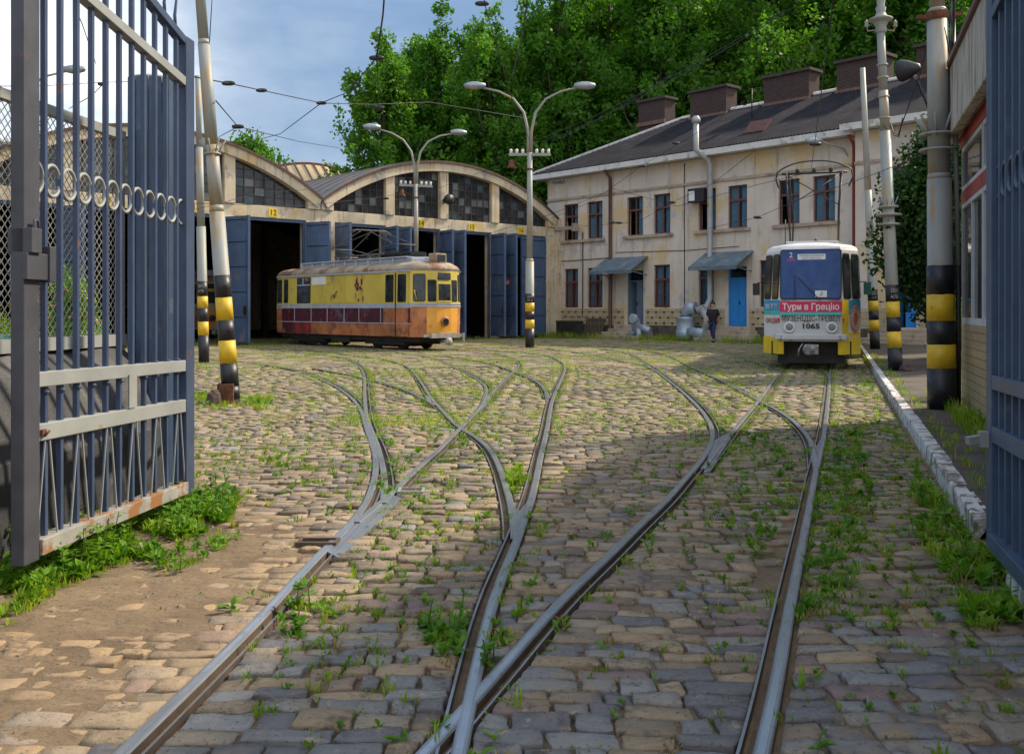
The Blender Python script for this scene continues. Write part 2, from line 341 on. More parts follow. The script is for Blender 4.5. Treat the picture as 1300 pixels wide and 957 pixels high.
# flat steel plates of the switches and frogs
PLATES = [[(1034,607),(1025,556),(1037,566),(1045,552)], [(655,680),(647,640),(660,648),(672,634)],
          [(415,700),(452,664),(476,640),(500,629),(510,632),(470,672),(430,708)], [(694,512),(690,494),(697,501),(702,498)],
          [(893,600),(905,560),(925,549),(928,556),(912,580),(902,598)], [(548,513),(536,498),(549,508),(546,500)], [(600,528),(614,506),(628,499),(618,514)]]
pm = MB()
for pl in PLATES:
    g = [G(a, b) for a, b in pl]; pm.prism([(p.x, p.y) for p in g], -.03, .0015)
struct(pm.build('switch_plates', M['rail']))
PLW = [[(G(a,b).x, G(a,b).y) for a, b in pl] for pl in PLATES]
def inside(x, y, poly):
    c = False; n = len(poly)
    for i in range(n):
        x1, y1 = poly[i]; x2, y2 = poly[(i+1) % n]
        if (y1 > y) != (y2 > y) and x < (x2-x1)*(y-y1)/(y2-y1)+x1: c = not c
    return c
# rail point hash for keeping stones clear
HASH = {}
for pts, sg in RAILS:
    for i in range(len(pts)-1):
        a, b = pts[i], pts[i+1]; ln = (b-a).length; m_ = max(1, int(ln/.05)); d = (b-a).normalized(); sx = Vector((d.y,-d.x,0))*sg*.024
        for k in range(m_):
            q = a.lerp(b, k/m_)+sx; HASH.setdefault((int(q.x//.25), int(q.y//.25)), []).append((q.x, q.y))
def near_rail(x, y, r=.060):
    cx, cy_ = int(x//.25), int(y//.25)
    for i in (-1,0,1):
        for j in (-1,0,1):
            for qx, qy in HASH.get((cx+i, cy_+j), ()):
                if (qx-x)**2+(qy-y)**2 < r*r: return True
    return False
KX = lambda y: .325*y+.84        # line of the kerb's road face
def sandy(x, y):                   # how deep the sand lies over the stones (0..1)
    v = noise.noise(Vector((x*.5, y*.4, 3)))*.8
    return max(0, min(1, (1.55-max(0,y-5.2)*.42-(x+2.3)*.95)+v*.9)) if y < 13 else 0
# ---- cobbles
def crossings(y):
    xs = []
    for pts, sg in RAILS:
        for i in range(len(pts)-1):
            a, b = pts[i], pts[i+1]
            if (a.y > y) != (b.y > y):
                t = (y-a.y)/(b.y-a.y); d = (b-a).normalized()
                if abs(d.y) < .45: continue
                xc = a.x+(b.x-a.x)*t; h = 1/abs(d.y); s1 = sg*(1 if d.y > 0 else -1)
                lo, hi = (.036, .080) if s1 > 0 else (.080, .036)
                xs.append((xc-lo*h, xc+hi*h))
    return sorted(xs)
TAN = [(.245,.19,.125), (.30,.235,.155), (.20,.16,.115), (.25,.215,.165), (.17,.135,.10), (.28,.205,.13), (.14,.115,.09)]
GREY = [(.165,.17,.175), (.205,.21,.215), (.21,.20,.185), (.13,.13,.14)]
PURP = (.19,.14,.135)
cb = MB(); tones = []; JOINTS = []
def stone(c00, c10, c11, c01, n, z, bulge, tilt, tone, e=.018):
    """one sett: quad corners (x, y), n x n top grid with rounded edges and rough top"""
    b = len(cb.v); sd_ = R.random()*100
    for j in range(n+1):
        for i in range(n+1):
            u, v = i/n, j/n
            # pull grid lines towards the edge so that the rounding is narrow
            if n == 5: u = (0, .03, .33, .67, .97, 1)[i]; v = (0, .055, .33, .67, .945, 1)[j]
            elif n == 4: u = (0, .04, .5, .96, 1)[i]; v = (0, .07, .5, .93, 1)[j]
            x = (c00[0]*(1-u)+c10[0]*u)*(1-v)+(c01[0]*(1-u)+c11[0]*u)*v
            y = (c00[1]*(1-u)+c10[1]*u)*(1-v)+(c01[1]*(1-u)+c11[1]*u)*v
            edge = i in (0, n) or j in (0, n); corner = i in (0, n) and j in (0, n)
            zz = z+tilt[0]*(u-.5)+tilt[1]*(v-.5)
            if n > 1:
                zz += bulge*(1-(2*u-1)**2)*(1-(2*v-1)**2)
                zz += noise.noise(Vector((x*11, y*11, sd_)))*.010+noise.noise(Vector((x*30, y*30, sd_)))*.004
                if edge: zz -= .006+.005*R.random(); x += R.uniform(-.006,.006); y += R.uniform(-.005,.005)
                if corner: k_ = R.random(); x += ((c00[0]+c11[0])/2-x)*.09*k_; y += ((c00[1]+c11[1])/2-y)*.13*k_; zz -= .004
            cb.v.append((x, y, zz)); k = 1+R.uniform(-.06,.06); tones.append((tone[0]*k, tone[1]*k, tone[2]*k))
    for j in range(n):
        for i in range(n):
            a = b+j*(n+1)+i; cb.f.append((a, a+1, a+n+2, a+n+1)); cb.m.append(0); cb.sm.append(n > 1)
    # skirt
    ring = [b+i for i in range(n+1)]+[b+j*(n+1)+n for j in range(1, n+1)]+[b+n*(n+1)+i for i in range(n-1, -1, -1)]+[b+j*(n+1) for j in range(n-1, 0, -1)]
    s0 = len(cb.v)
    for r_ in ring:
        x, y, z_ = cb.v[r_]; cb.v.append((x, y, -.06)); t_ = tones[r_]; tones.append((t_[0]*.8, t_[1]*.75, t_[2]*.7))
    m_ = len(ring)
    for i in range(m_): cb.f.append((ring[i], s0+i, s0+(i+1) % m_, ring[(i+1) % m_])); cb.m.append(0); cb.sm.append(False)
def wav(x, y): return .09*noise.noise(Vector((x*.28, y*.10, 9)))+.02*noise.noise(Vector((x*1.1, y*.5, 5)))
y = 2.7
while y < 49:
    near, mid = y < 13, y < 24
    dy = R.uniform(.095,.135) if near else (R.uniform(.13,.17) if mid else R.uniform(.26,.34))
    xl = max(-.56*y-1.3, -24); xr = min(KX(y)-.02, .60*y+1)
    xs = crossings(y+dy*.5)
    spans = []; cur = xl
    for a, b in xs:
        if a-cur > .05: spans.append((cur, a))
        cur = max(cur, b)
    if xr-cur > .05: spans.append((cur, xr))
    # slope of the rail at span ends, for skewed ends
    x0s = crossings(y); x1s = crossings(y+dy)
    same = len(x0s) == len(x1s) == len(xs)
    for si, (a, b) in enumerate(spans):
        x = a
        while x < b-.04:
            wd = R.choice((R.uniform(.09,.14),R.uniform(.13,.20),R.uniform(.15,.22),R.uniform(.20,.28))) if near else (R.uniform(.17,.30) if mid else R.uniform(.3,.5))
            if y < 4.4 and R.random() < .12: wd *= 1.25
            x2 = min(x+wd, b)
            if b-x2 < .07: x2 = b
            g = R.uniform(.002,.012) if near else .010
            def sk(xx, yy, lst):
                if not same: return xx
                for (p, q), (r0, r1) in zip(xs, lst):
                    if abs(q-xx) < 1e-6: return r1
                    if abs(p-xx) < 1e-6: return r0
                return xx
            xa0, xa1 = sk(x, y, x0s), sk(x, y, x1s); xb0, xb1 = sk(x2, y, x0s), sk(x2, y, x1s)
            w0, w1 = wav(x, y), wav(x2, y)
            jx = lambda: R.uniform(-.014,.014) if near else R.uniform(-.01,.01)
            edge_l, edge_r = abs(x-a) < 1e-6, abs(x2-b) < 1e-6
            c00 = (xa0+g+(0 if edge_l else jx()), y+g*.8+w0+jx()*.5); c10 = (xb0-(.004 if edge_r else g), y+g*.8+w1+jx()*.5)
            c11 = (xb1-(.004 if edge_r else g), y+dy-g*.8+w1+jx()*.5); c01 = (xa1+(.004 if edge_l else g), y+dy-g*.8+w0+jx()*.5)
            mx_, my_ = (c00[0]+c11[0])/2, (c00[1]+c11[1])/2
            x = x2
            if min(c10[0]-c00[0], c11[0]-c01[0]) < .03: continue
            if mx_ > KX(my_)-.06: continue
            r_ = .054 if near else .066
            if any(near_rail(px_, py_, r_) for px_, py_ in ((mx_, my_), ((c00[0]*.8+mx_*.2), (c00[1]*.8+my_*.2)), ((c10[0]*.8+mx_*.2), (c10[1]*.8+my_*.2)), ((c11[0]*.8+mx_*.2), (c11[1]*.8+my_*.2)), ((c01[0]*.8+mx_*.2), (c01[1]*.8+my_*.2)))): continue
            if any(inside(mx_, my_, pl) for pl in PLW): continue
            s_ = sandy(mx_, my_)
            gw = max(0, min(1, (5.3-y)/1.5))*(0 if mx_ < -1.15+.25*(y-4) else 1)
            q = R.random()
            if q < gw*.62: tn = R.choice(GREY); flat = True
            elif q < gw*.62+.05: tn = PURP; flat = False
            elif R.random() < .07: tn = R.choice(GREY); flat = False
            else: tn = R.choice(TAN); flat = False
            if s_ > .3: tn = tuple(tn[i]*(1-s_*.8)+(.34,.235,.13)[i]*s_*.8 for i in range(3))
            if R.random() < .045 and y > 4: continue
            z = R.uniform(-.014,.004)-s_*.020+.012*noise.noise(Vector((mx_*.7, my_*.7, 1)))
            n = 5 if y < 6.5 else 4 if y < 11 else (3 if y < 15 else (2 if mid else 1))
            JOINTS.append((c01[0]-g*.5, c01[1]+g*.5)); JOINTS.append((c01[0]*R.random()+c11[0]*.5, c01[1]+g*.5)) if False else JOINTS.append(((c01[0]+c11[0])/2+R.uniform(-.3,.3)*(c11[0]-c01[0]), (c01[1]+c11[1])/2+g*.5))
            stone(c00, c10, c11, c01, n, z, R.uniform(.000,.006) if not flat else .001, (R.uniform(-.010,.010), R.uniform(-.009,.009)), tn)
    y += dy
m_, nt, bs = newmat('sett_stone')
at_ = nt.nodes.new('ShaderNodeAttribute'); at_.attribute_name = 'tone'
n1 = noise_node(nt, 26, 8, .7); n2 = noise_node(nt, 2.2, 6, .6); n3 = noise_node(nt, .55, 5, .6)
c1 = mixc(nt, mask(nt, n1.outputs['Fac'], .35, .75), at_.outputs['Color'], (1.35,1.3,1.25), 'MULTIPLY')
c1 = mixc(nt, mask(nt, n2.outputs['Fac'], .52, .68), c1, (.27,.205,.13))            # trodden sand
c1 = mixc(nt, mask(nt, noise_node(nt, 5, 9, .75).outputs['Fac'], .54, .66), c1, (.075,.060,.046)); c1 = mixc(nt, mask(nt, noise_node(nt, 13, 8, .75).outputs['Fac'], .58, .64), c1, (.33,.27,.19)); c1 = mixc(nt, mask(nt, noise_node(nt, 60, 4, .6).outputs['Fac'], .60, .70), c1, (.06,.045,.032))   # dark pits
fg = mask(nt, n3.outputs['Fac'], .44, .60); fm = nt.nodes.new('ShaderNodeMath'); fm.operation = 'MULTIPLY'; nt.links.new(fg, fm.inputs[0])
fmy = nt.nodes.new('ShaderNodeMath'); fmy.operation = 'MULTIPLY'; nt.links.new(mask(nt, noise_node(nt, 5, 6, .7).outputs['Fac'], .50, .60), fmy.inputs[0])
tcy = nt.nodes.new('ShaderNodeTexCoord'); syy = nt.nodes.new('ShaderNodeSeparateXYZ'); nt.links.new(tcy.outputs['Object'], syy.inputs[0]); nt.links.new(mask(nt, syy.outputs['Y'], 7, 16), fmy.inputs[1]); nt.links.new(fmy.outputs[0], fm.inputs[1])
c1 = mixc(nt, fm.outputs[0], c1, (.20,.25,.045))                                        # moss
nt.links.new(c1, bs.inputs['Base Color']); bs.inputs['Roughness'].default_value = .78
b1 = bump(nt, bs, n1.outputs['Fac'], .8, .014); bump(nt, bs, noise_node(nt, 90, 5, .7).outputs['Fac'], .7, .005, b1)
M['sett'] = m_
pav = cb.build('cobblestone_paving', M['sett'], col=tones); struct(pav)
# ---- earth between and under the stones, one sheet to the horizon
m_, nt, bs = newmat('sandy_earth')
n1 = noise_node(nt, 1.3, 8, .65); n2 = noise_node(nt, 30, 6, .65); n3 = noise_node(nt, .8, 6, .65)
c1 = ramp(nt, n1.outputs['Fac'], [(.3, (.12,.085,.055)), (.5, (.23,.165,.10)), (.72, (.35,.26,.165))]).outputs[0]
c1 = mixc(nt, mask(nt, n2.outputs['Fac'], .55, .75), c1, (.11,.075,.045))
fm = nt.nodes.new('ShaderNodeMath'); fm.operation = 'MULTIPLY'; nt.links.new(mask(nt, n3.outputs['Fac'], .47, .60), fm.inputs[0]); nt.links.new(mask(nt, noise_node(nt, 14, 5, .7).outputs['Fac'], .40, .50), fm.inputs[1])
# keep the moss off the sandy left foreground
tcn = nt.nodes.new('ShaderNodeTexCoord'); sx_ = nt.nodes.new('ShaderNodeSeparateXYZ'); nt.links.new(tcn.outputs['Object'], sx_.inputs[0])
fm2 = nt.nodes.new('ShaderNodeMath'); fm2.operation = 'MULTIPLY'; nt.links.new(mask(nt, sx_.outputs['Y'], 6.5, 10), fm2.inputs[0]); nt.links.new(fm.outputs[0], fm2.inputs[1])
c1 = mixc(nt, fm2.outputs[0], c1, (.16,.22,.035))
nt.links.new(c1, bs.inputs['Base Color']); bs.inputs['Roughness'].default_value = .95
b1 = bump(nt, bs, noise_node(nt, 7, 8, .7, stretch=(1,1.8,1)).outputs['Fac'], .9, .05); bump(nt, bs, n2.outputs['Fac'], .9, .014, b1)
M['earth'] = m_
g = MB()
def gz(x, y):
    s_ = sandy(x, y); z = -.024+.007*noise.noise(Vector((x*3, y*3, 2)))
    return z+s_*(.011+.014*noise.noise(Vector((x*1.6, y*2.2, 7)))+.010*noise.noise(Vector((x*7, y*11, 7)))+.004*noise.noise(Vector((x*23, y*23, 7))))
nx, ny = 300, 320; x0, x1, y0, y1 = -9.0, 5.5, 1.5, 15.0
for j in range(ny+1):
    for i in range(nx+1):
        x = x0+(x1-x0)*i/nx; y_ = y0+(y1-y0)*j/ny
        z = gz(x, y_) if 0 < i < nx and 0 < j < ny else -.03
        if near_rail(x, y_, .17): z = min(z, -.03)
        g.v.append((x, y_, z))
for j in range(ny):
    for i in range(nx):
        a = j*(nx+1)+i; g.f.append((a, a+1, a+nx+2, a+nx+1)); g.m.append(0); g.sm.append(True)
B_ = 1500
ring = [(x0,y0),(x1,y0),(x1,y1),(x0,y1)]; far_ = [(-B_,-B_),(B_,-B_),(B_,B_),(-B_,B_)]
k0 = len(g.v); g.v += [(a, b, -.03) for a, b in ring]+[(a, b, -.03) for a, b in far_]
for i in range(4):
    j = (i+1) % 4; g.f.append((k0+i, k0+4+i, k0+4+j, k0+j)); g.m.append(0); g.sm.append(False)
struct(g.build('ground', M['earth']))
# loose stones and chips lying on the sand
pb = MB()
for _ in range(420):
    x, y_ = R.uniform(-3.6, 1.5), 3.2+6*R.random()**1.4
    if near_rail(x, y_, .08) or x < -.55*y_-.2: continue
    s_ = R.uniform(.004,.016)*(1.6 if R.random() < .06 else 1); z_ = gz(x, y_)
    if sandy(x, y_) < .2 and R.random() < .6: continue
    vs = [(x+s_*R.uniform(.7,1.3)*cos(k*pi/3), y_+s_*R.uniform(.6,1.1)*sin(k*pi/3), z_-.003) for k in range(6)]
    vs += [(a+(x-a)*.35, b+(y_-b)*.35, z_+s_*R.uniform(.35,.7)) for a, b, c_ in vs]
    pb.add(vs, [(6,7,8,9,10,11)]+[(k,(k+1) % 6,6+(k+1) % 6,6+k) for k in range(6)])
tag(pb.build('gravel', plain('chips', (.24,.20,.15), .9, 0, .5, 30, .3)), 'small stone chips scattered over the sand and cobbles', 'gravel', kind='stuff')
# ---- raised pavement on the right and its whitewashed kerb
M['asphalt'] = plain('old_asphalt', (.085,.068,.055), .95, 0, .4, 2.2, .8)
s = MB(); ys = [0, 4, 8, 12, 16, 20, 26, 34, 40]
for a, b in zip(ys[:-1], ys[1:]):
    s.quad((KX(a)+.10, a, .115), (KX(a)+40, a, .115), (KX(b)+40, b, .115), (KX(b)+.10, b, .115))
s.quad((KX(0)+.10,0,-.03),(KX(40)+.10,40,-.03),(KX(40)+.10,40,.115),(KX(0)+.10,0,.115))
struct(s.build('sidewalk', M['asphalt']))
M['kerbpaint'] = worn('whitewashed_stone', (.60,.60,.59), (.20,.17,.14), .50, .57, .85, 6, .1, c3=(.10,.10,.10), lo3=.68, bmp=.5)
kb = MB(); yy = 3.0
while yy < 40:
    ln = R.uniform(.8,1.15) if yy < 12 else R.uniform(1.0,1.6); y2 = yy+ln
    if 4.90 <= yy < 6.1: yy = 6.1; continue
    if yy < 4.90: y2 = min(y2, 4.90); ln = y2-yy
    dx, dz = R.uniform(-.008,.010), R.uniform(-.009,.008); w_ = R.uniform(.12,.145) if yy < 14 else .13
    b = len(kb.v); ns, ms = 14, 5
    prof = [(0,-.05),(.003,.06),(.006,.112),(.014,.121),(w_-.012,.123),(w_,.10)]
    for j in range(ns+1):
        t = j/ns; y_ = yy+.003+(ln-.006)*t
        for o_, z_ in prof:
            e_ = .006 if j in (0, ns) else 0
            nz = noise.noise(Vector((y_*7, o_*20, yy)))*.005+noise.noise(Vector((y_*25, o_*60, yy)))*.004
            kb.v.append((KX(y_)+o_+dx*.6+.006*noise.noise(Vector((y_*2.5, 0, 0))), y_, z_+dz+(nz-e_ if z_ > 0 else 0)+(.0 if z_ < 0 else R.uniform(-.003,.003))))
    m2 = len(prof)
    for j in range(ns):
        for i in range(m2-1): a = b+j*m2+i; kb.f.append((a, a+m2, a+m2+1, a+1)); kb.m.append(0); kb.sm.append(False)
    kb.f.append(tuple(b+i for i in range(m2))[::-1]); kb.f.append(tuple(b+ns*m2+i for i in range(m2))); kb.m += [0,0]; kb.sm += [False,False]
    yy = y2
struct(kb.build('kerb', M['kerbpaint']))
# second low kerb far along the pavement
kb = MB(); a, b = G(1143,424,.115), G(1182,441,.115)
for i in range(6):
    p, q = a.lerp(b, i/6+.01), a.lerp(b, (i+1)/6-.01); kb.bar(p+Vector((0,0,.03)), q+Vector((0,0,.03)), .16, .12)
struct(kb.build('garden_kerb', M['kerbpaint'], bevel=.02))
# ------------------------------------------------------------------ grass and weeds
gr = MB(); wd_ = MB()
def tuft(x, y, z, h, n, spread, mb=gr):
    dry = R.random() < .10
    for _ in range(n):
        a = R.uniform(0, 2*pi); r_ = spread*sqrt(R.random()); bx, by = x+r_*cos(a), y+r_*sin(a)
        hh = h*R.uniform(.5,1.15); ln = R.uniform(.15,.8)*hh; a2 = a+R.uniform(-.8,.8); wd = .0035+hh*.028; c_, s_ = cos(a2), sin(a2); px_, py_ = -s_*wd, c_*wd
        mb.add([(bx-px_,by-py_,z),(bx+px_,by+py_,z),(bx+c_*ln*.35+px_*.7,by+s_*ln*.35+py_*.7,z+hh*.65),(bx+c_*ln*.35-px_*.7,by+s_*ln*.35-py_*.7,z+hh*.65),(bx+c_*ln,by+s_*ln,z+hh*.95)], [(0,1,2,3),(3,2,4)], 1 if dry or R.random() < .05 else 0)
def rosette(x, y, z, h, n, mb=wd_):
    for _ in range(n):
        a = R.uniform(0, 2*pi); el = R.uniform(.15,1.2); L_ = h*R.uniform(.6,1.2); w2 = L_*R.uniform(.16,.26)
        k = R.uniform(0,.5)*h; b0 = Vector((x+R.uniform(-.3,.3)*h, y+R.uniform(-.3,.3)*h, z+k)); d = Vector((cos(a)*cos(el), sin(a)*cos(el), sin(el))); sdv = Vector((-sin(a), cos(a), 0))
        m1_ = b0+d*L_*.5+Vector((0,0,.08*L_)); t_ = b0+d*L_-Vector((0,0,.10*L_))
        mb.add([b0, m1_-sdv*w2, t_, m1_+sdv*w2], [(0,1,2),(0,2,3)])
def stalk(x, y, z, h, n):
    top = Vector((x+R.uniform(-.2,.2)*h, y+R.uniform(-.2,.2)*h, z+h)); b0 = Vector((x, y, z)); wd_.bar(b0, top, .004, .004)
    for i in range(n):
        p = b0.lerp(top, R.uniform(.15,1)); a = R.uniform(0, 2*pi); L_ = R.uniform(.025,.055)*(1+h); d = Vector((cos(a), sin(a), R.uniform(-.2,.6))); sdv = Vector((-sin(a), cos(a), R.uniform(-.3,.3)))*L_*.28
        wd_.add([p, p+d*L_*.5-sdv, p+d*L_, p+d*L_*.5+sdv], [(0,1,2),(0,2,3)])
def ok(x, y): return not near_rail(x, y, .05) and x < KX(y)-.02
# general scatter in the joints, thicker where damp
cnt = 0
while cnt < 11000:
    x, y = R.choice(JOINTS)
    if R.random() > min(1, 9/y) and y < 24: continue
    v = noise.noise(Vector((x*.55, y*.35, 11)))+.35*noise.noise(Vector((x*2.2, y*1.6, 4)))
    dens = .10+max(0, v)*1.5
    if y < 8 and x < -.9-.0*(y): dens *= .10
    if x > .12*y+.1 and y < 14: dens *= 1.5
    cnt += .05
    if R.random() > dens or not ok(x, y): continue
    cnt += 1
    if y < 12:
        if R.random() < .6: tuft(x, y, -.02, R.uniform(.022,.055), R.randint(6,13), .028)
        else: rosette(x, y, -.014, R.uniform(.016,.040), R.randint(4,9))
    elif y < 24: tuft(x, y, -.02, R.uniform(.035,.07), R.randint(7,12), .13)
    else: tuft(x, y, -.02, R.uniform(.05,.09), R.randint(8,14), .28)
NJ = [p for p in JOINTS if p[1] < 13.5 and ok(*p)]; cnt = 0
while cnt < 2300:
    x, y = R.choice(NJ); v = noise.noise(Vector((x*.8, y*.5, 11)))+.4*noise.noise(Vector((x*3, y*2.2, 4))); dens = .06+max(0, v)*1.5; cnt += .02
    if x < -.9 and y < 7.5: dens *= .18
    if x > .16*y+.2: dens *= 1.6
    if R.random() > dens: continue
    cnt += 1
    if R.random() < .6: tuft(x, y, -.018, R.uniform(.022,.060), R.randint(6,13), .030)
    else: rosette(x, y, -.012, R.uniform(.018,.045), R.randint(5,10))
# along the rails
for pts, sg in RAILS:
    for i in range(len(pts)-1):
        a, b = pts[i], pts[i+1]; d = (b-a).normalized(); ln = (b-a).length; sx = Vector((d.y,-d.x,0))
        for _ in range(max(1, int(ln*14))):
            if R.random() < .45 or a.y > 36: continue
            p = a.lerp(b, R.random())+sx*R.choice((-1,1))*R.uniform(.075,.20)
            if noise.noise(Vector((p.x*.9, p.y*.6, 21))) < -.08 and p.y < 12: continue
            if p.x < -.85 and p.y < 7 and R.random() < .7: continue
            if p.y < 12:
                if R.random() < .5: tuft(p.x, p.y, -.02, R.uniform(.035,.085), R.randint(5,12), .035)
                else: rosette(p.x, p.y, -.012, R.uniform(.03,.07), R.randint(5,9))
            else: tuft(p.x, p.y, -.02, R.uniform(.05,.10), R.randint(4,8), .07)
def patch(pxs, n, hlo, hhi, lush=.5, tall=0.0, z=-.015):
    g_ = [G(a, b) for a, b in pxs]; poly = [(p.x, p.y) for p in g_]; xa, xb = min(p[0] for p in poly), max(p[0] for p in poly); ya, yb = min(p[1] for p in poly), max(p[1] for p in poly)
    k = 0; tr_ = 0
    while k < n and tr_ < n*30:
        tr_ += 1; x, y = R.uniform(xa, xb), R.uniform(ya, yb)
        if not inside(x, y, poly) or near_rail(x, y, .05): continue
        if noise.noise(Vector((x*3, y*3, 31))) < -.15: continue
        k += 1; r_ = R.random()
        if r_ < tall: stalk(x, y, z, R.uniform(hhi, hhi*2.6), R.randint(9,20))
        elif r_ < tall+(1-tall)*lush: rosette(x, y, z, R.uniform(hlo, hhi), R.randint(7,13))
        else: tuft(x, y, z, R.uniform(hlo, hhi), R.randint(8,16), .05)
patch([(-30,790),(-30,700),(60,700),(150,665),(235,625),(300,630),(296,655),(230,690),(120,725),(40,770)], 900, .04, .10, .55, .07)
patch([(0,720),(60,712),(150,680),(225,640),(235,660),(120,720),(0,760)], 120, .05, .10, .5, .4)
patch([(180,700),(250,680),(262,705),(210,735)], 30, .04, .08, .8, .1)
patch([(255,690),(300,665),(310,680),(270,700)], 14, .03, .06, .7)
patch([(1048,560),(1095,545),(1110,640),(1075,790),(1020,790),(1035,650)], 300, .03, .075, .55, .03)
patch([(1085,470),(1100,470),(1150,555),(1165,600),(1140,600),(1110,530)], 80, .04, .08, .2)
patch([(1165,600),(1205,645),(1225,680),(1285,720),(1290,800),(1235,800),(1200,740),(1160,680)], 260, .04, .10, .45, .10)
patch([(535,765),(600,765),(590,830),(565,840),(530,800)], 42, .03, .065, .7, .12)
patch([(620,790),(650,790),(640,845),(612,845)], 16, .03, .06, .6, .15)
patch([(648,595),(672,595),(668,620),(650,625)], 60, .05, .08, .1)
patch([(360,770),(400,745),(425,775),(380,815),(355,800)], 30, .03, .06, .7, .2)
patch([(240,500),(355,505),(350,520),(245,518)], 130, .05, .12, .1)
patch([(900,560),(1000,545),(1010,640),(960,720),(900,660)], 130, .03, .07, .6)
patch([(330,520),(400,590),(420,640),(380,650),(340,600)], 50, .03,.06,.4)
patch([(1095,440),(1108,440),(1112,462),(1098,462)], 60, .08, .16, .1)
# on the pavement side of the kerb, at the kiosk's foot, and in the bed under the office
for _ in range(150):
    y = R.uniform(4.5, 30); x = KX(y)+.17+abs(R.gauss(0,.10)); tuft(x, y, .11, R.uniform(.04,.10), R.randint(5,9), .05)
for _ in range(110):
    y = R.uniform(8, 14.5); x = .33*y+1.44+R.uniform(-.16,.12); tuft(x, y, .11, R.uniform(.08,.24), R.randint(6,12), .06)
uv = Vector((.6605,-.7508)); nv = Vector((.7508,.6605))
for _ in range(900):
    t = R.uniform(-.4, 17); dd = R.uniform(.2, 1.7); p = Vector((2.1,52.9))+uv*t-nv*dd; tuft(p.x, p.y, -.02, R.uniform(.12,.42), 6, .22)
for _ in range(260):
    p = Vector((2.28,52.4))-nv*R.uniform(-.5,30)+uv*R.uniform(.1,1.2); tuft(p.x, p.y, -.02, R.uniform(.1,.25), 6, .15)
tag(gr.build('grass', [M['grass'], M['dry']]), 'short green grass growing in the joints between the cobbles', 'grass', kind='stuff')
tag(wd_.build('weeds', M['weed']), 'broad leaved green weeds growing beside the rails, kerb and gate', 'weeds', kind='stuff')
# ------------------------------------------------------------------ depot with two barrel vaults
RZ = atan2(-.7508, .6605)
DR = atan2(.6605, .7508)          # local x runs right along the facade, local y goes inside
dep = thing('tram_depot', 'long cream tram depot with arched glazed gables and blue folding doors', 'depot', (2.28,52.4,0), DR)
FA = [(-14.1, 0.0), (-28.2, -14.1)]     # x ranges of the two arches
HL, HW, HS, HA = 5.22, 5.72, 6.17, 8.42   # lintel bottom, window sill, spring, apex
def arch_z(u, top=HA, spring=HS):         # u in 0..1 across the arch, circular segment
    sg, hf = top-spring, 7.05; rr = (hf*hf+sg*sg)/(2*sg); x = (u*2-1)*hf
    return top-rr+sqrt(max(0, rr*rr-x*x))
fw = MB(); fr = MB()
piers_rel = [0.35, 4.2, 7.4, 10.5, 13.75]   # distance from the arch's right end
for ai, (xa, xb) in enumerate(FA):
    for k, r_ in enumerate(piers_rel):
        w_ = (.70 if k in (0, 4) else .46); cx = xb-r_
        fw.box(cx-w_/2, cx+w_/2, -.06, .5, -.1, HL+.002)
        if 0 < k < 4:
            zt = arch_z((cx-xa)/14.1)-.36; fw.box(cx-.24, cx+.24, -.10, .40, HW, zt)
    fw.box(xa, xb, -.03, .45, HL, HW-.001)                       # beam over the doors
    # arched rib
    n = 48; vs = []
    for i in range(n+1):
        u = i/n; z = arch_z(u); x = xa+14.1*u; dzz = (arch_z(min(1,u+.01))-arch_z(max(0,u-.01)))/(.02*14.1 if 0 < u < 1 else .01*14.1)
        nx_, nz_ = -dzz, 1; l_ = sqrt(nx_*nx_+nz_*nz_); nx_, nz_ = nx_/l_, nz_/l_
        for yy_, t_ in ((-.22,0),(-.22,.44),(.45,.44),(.45,0)): vs.append((x-nx_*t_, yy_, z-nz_*t_+.0))
    fs = [(i*4+j, i*4+(j+1) % 4, (i+1)*4+(j+1) % 4, (i+1)*4+j) for i in range(n) for j in range(4)]
    fw.add(vs, fs)
    for xe in ((xa+.32, xb-.32) if ai == 0 else (xb-.34,)): fw.box(xe-.30, xe+.30, -.12, .44, HW+.001, HS-.05)
fw.box(-.02, .42, -.3, .6, -.1, HS+.05)                          # right end pilaster
fw.box(.50, .82, -.16, .6, -.1, HS-.1)
fw.build('facade_wall', M['concrete'], dep, bevel=.02)
# roofs: one part each
M['roofmetal'] = worn('depot_roof_sheet', (.095,.10,.115), (.15,.12,.10), .55, .65, .55, 1.2, .15)
M['redflash'] = plain('roof_edge_flashing', (.10,.05,.04), .7, 0, .3, 5)
for ai, (xa, xb) in enumerate(FA):
    rf = MB(); n = 40; Ld = 34
    for side, dz in ((0,.05),(1,-.06)):
        for i in range(n+1):
            u = i/n; rf.v += [(xa+14.1*u, -.30, arch_z(u)+dz), (xa+14.1*u, Ld, arch_z(u)+dz)]
    o2 = 2*(n+1)
    for i in range(n):
        a = 2*i; rf.f += [(a,a+2,a+3,a+1),(o2+a,o2+a+1,o2+a+3,o2+a+2),(a,o2+a,o2+a+2,a+2),(a+1,a+3,o2+a+3,o2+a+1)]; rf.m += [0,0,1,0]; rf.sm += [True,True,False,False]
    for k in range(34):                                              # standing seams over the vault
        yy_ = .4+k*1.0
        for i in range(0, n):
            u0, u1 = i/n, (i+1)/n; rf.quad((xa+14.1*u0,yy_,arch_z(u0)+.052),(xa+14.1*u1,yy_,arch_z(u1)+.052),(xa+14.1*u1,yy_,arch_z(u1)+.10),(xa+14.1*u0,yy_,arch_z(u0)+.10),0)
    rf.build('roof', [M['roofmetal'], M['redflash']], dep)
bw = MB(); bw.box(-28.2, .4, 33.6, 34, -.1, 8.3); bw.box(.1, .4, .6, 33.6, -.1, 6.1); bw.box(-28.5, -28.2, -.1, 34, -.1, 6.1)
bw.build('hall_wall', M['dark'], dep)
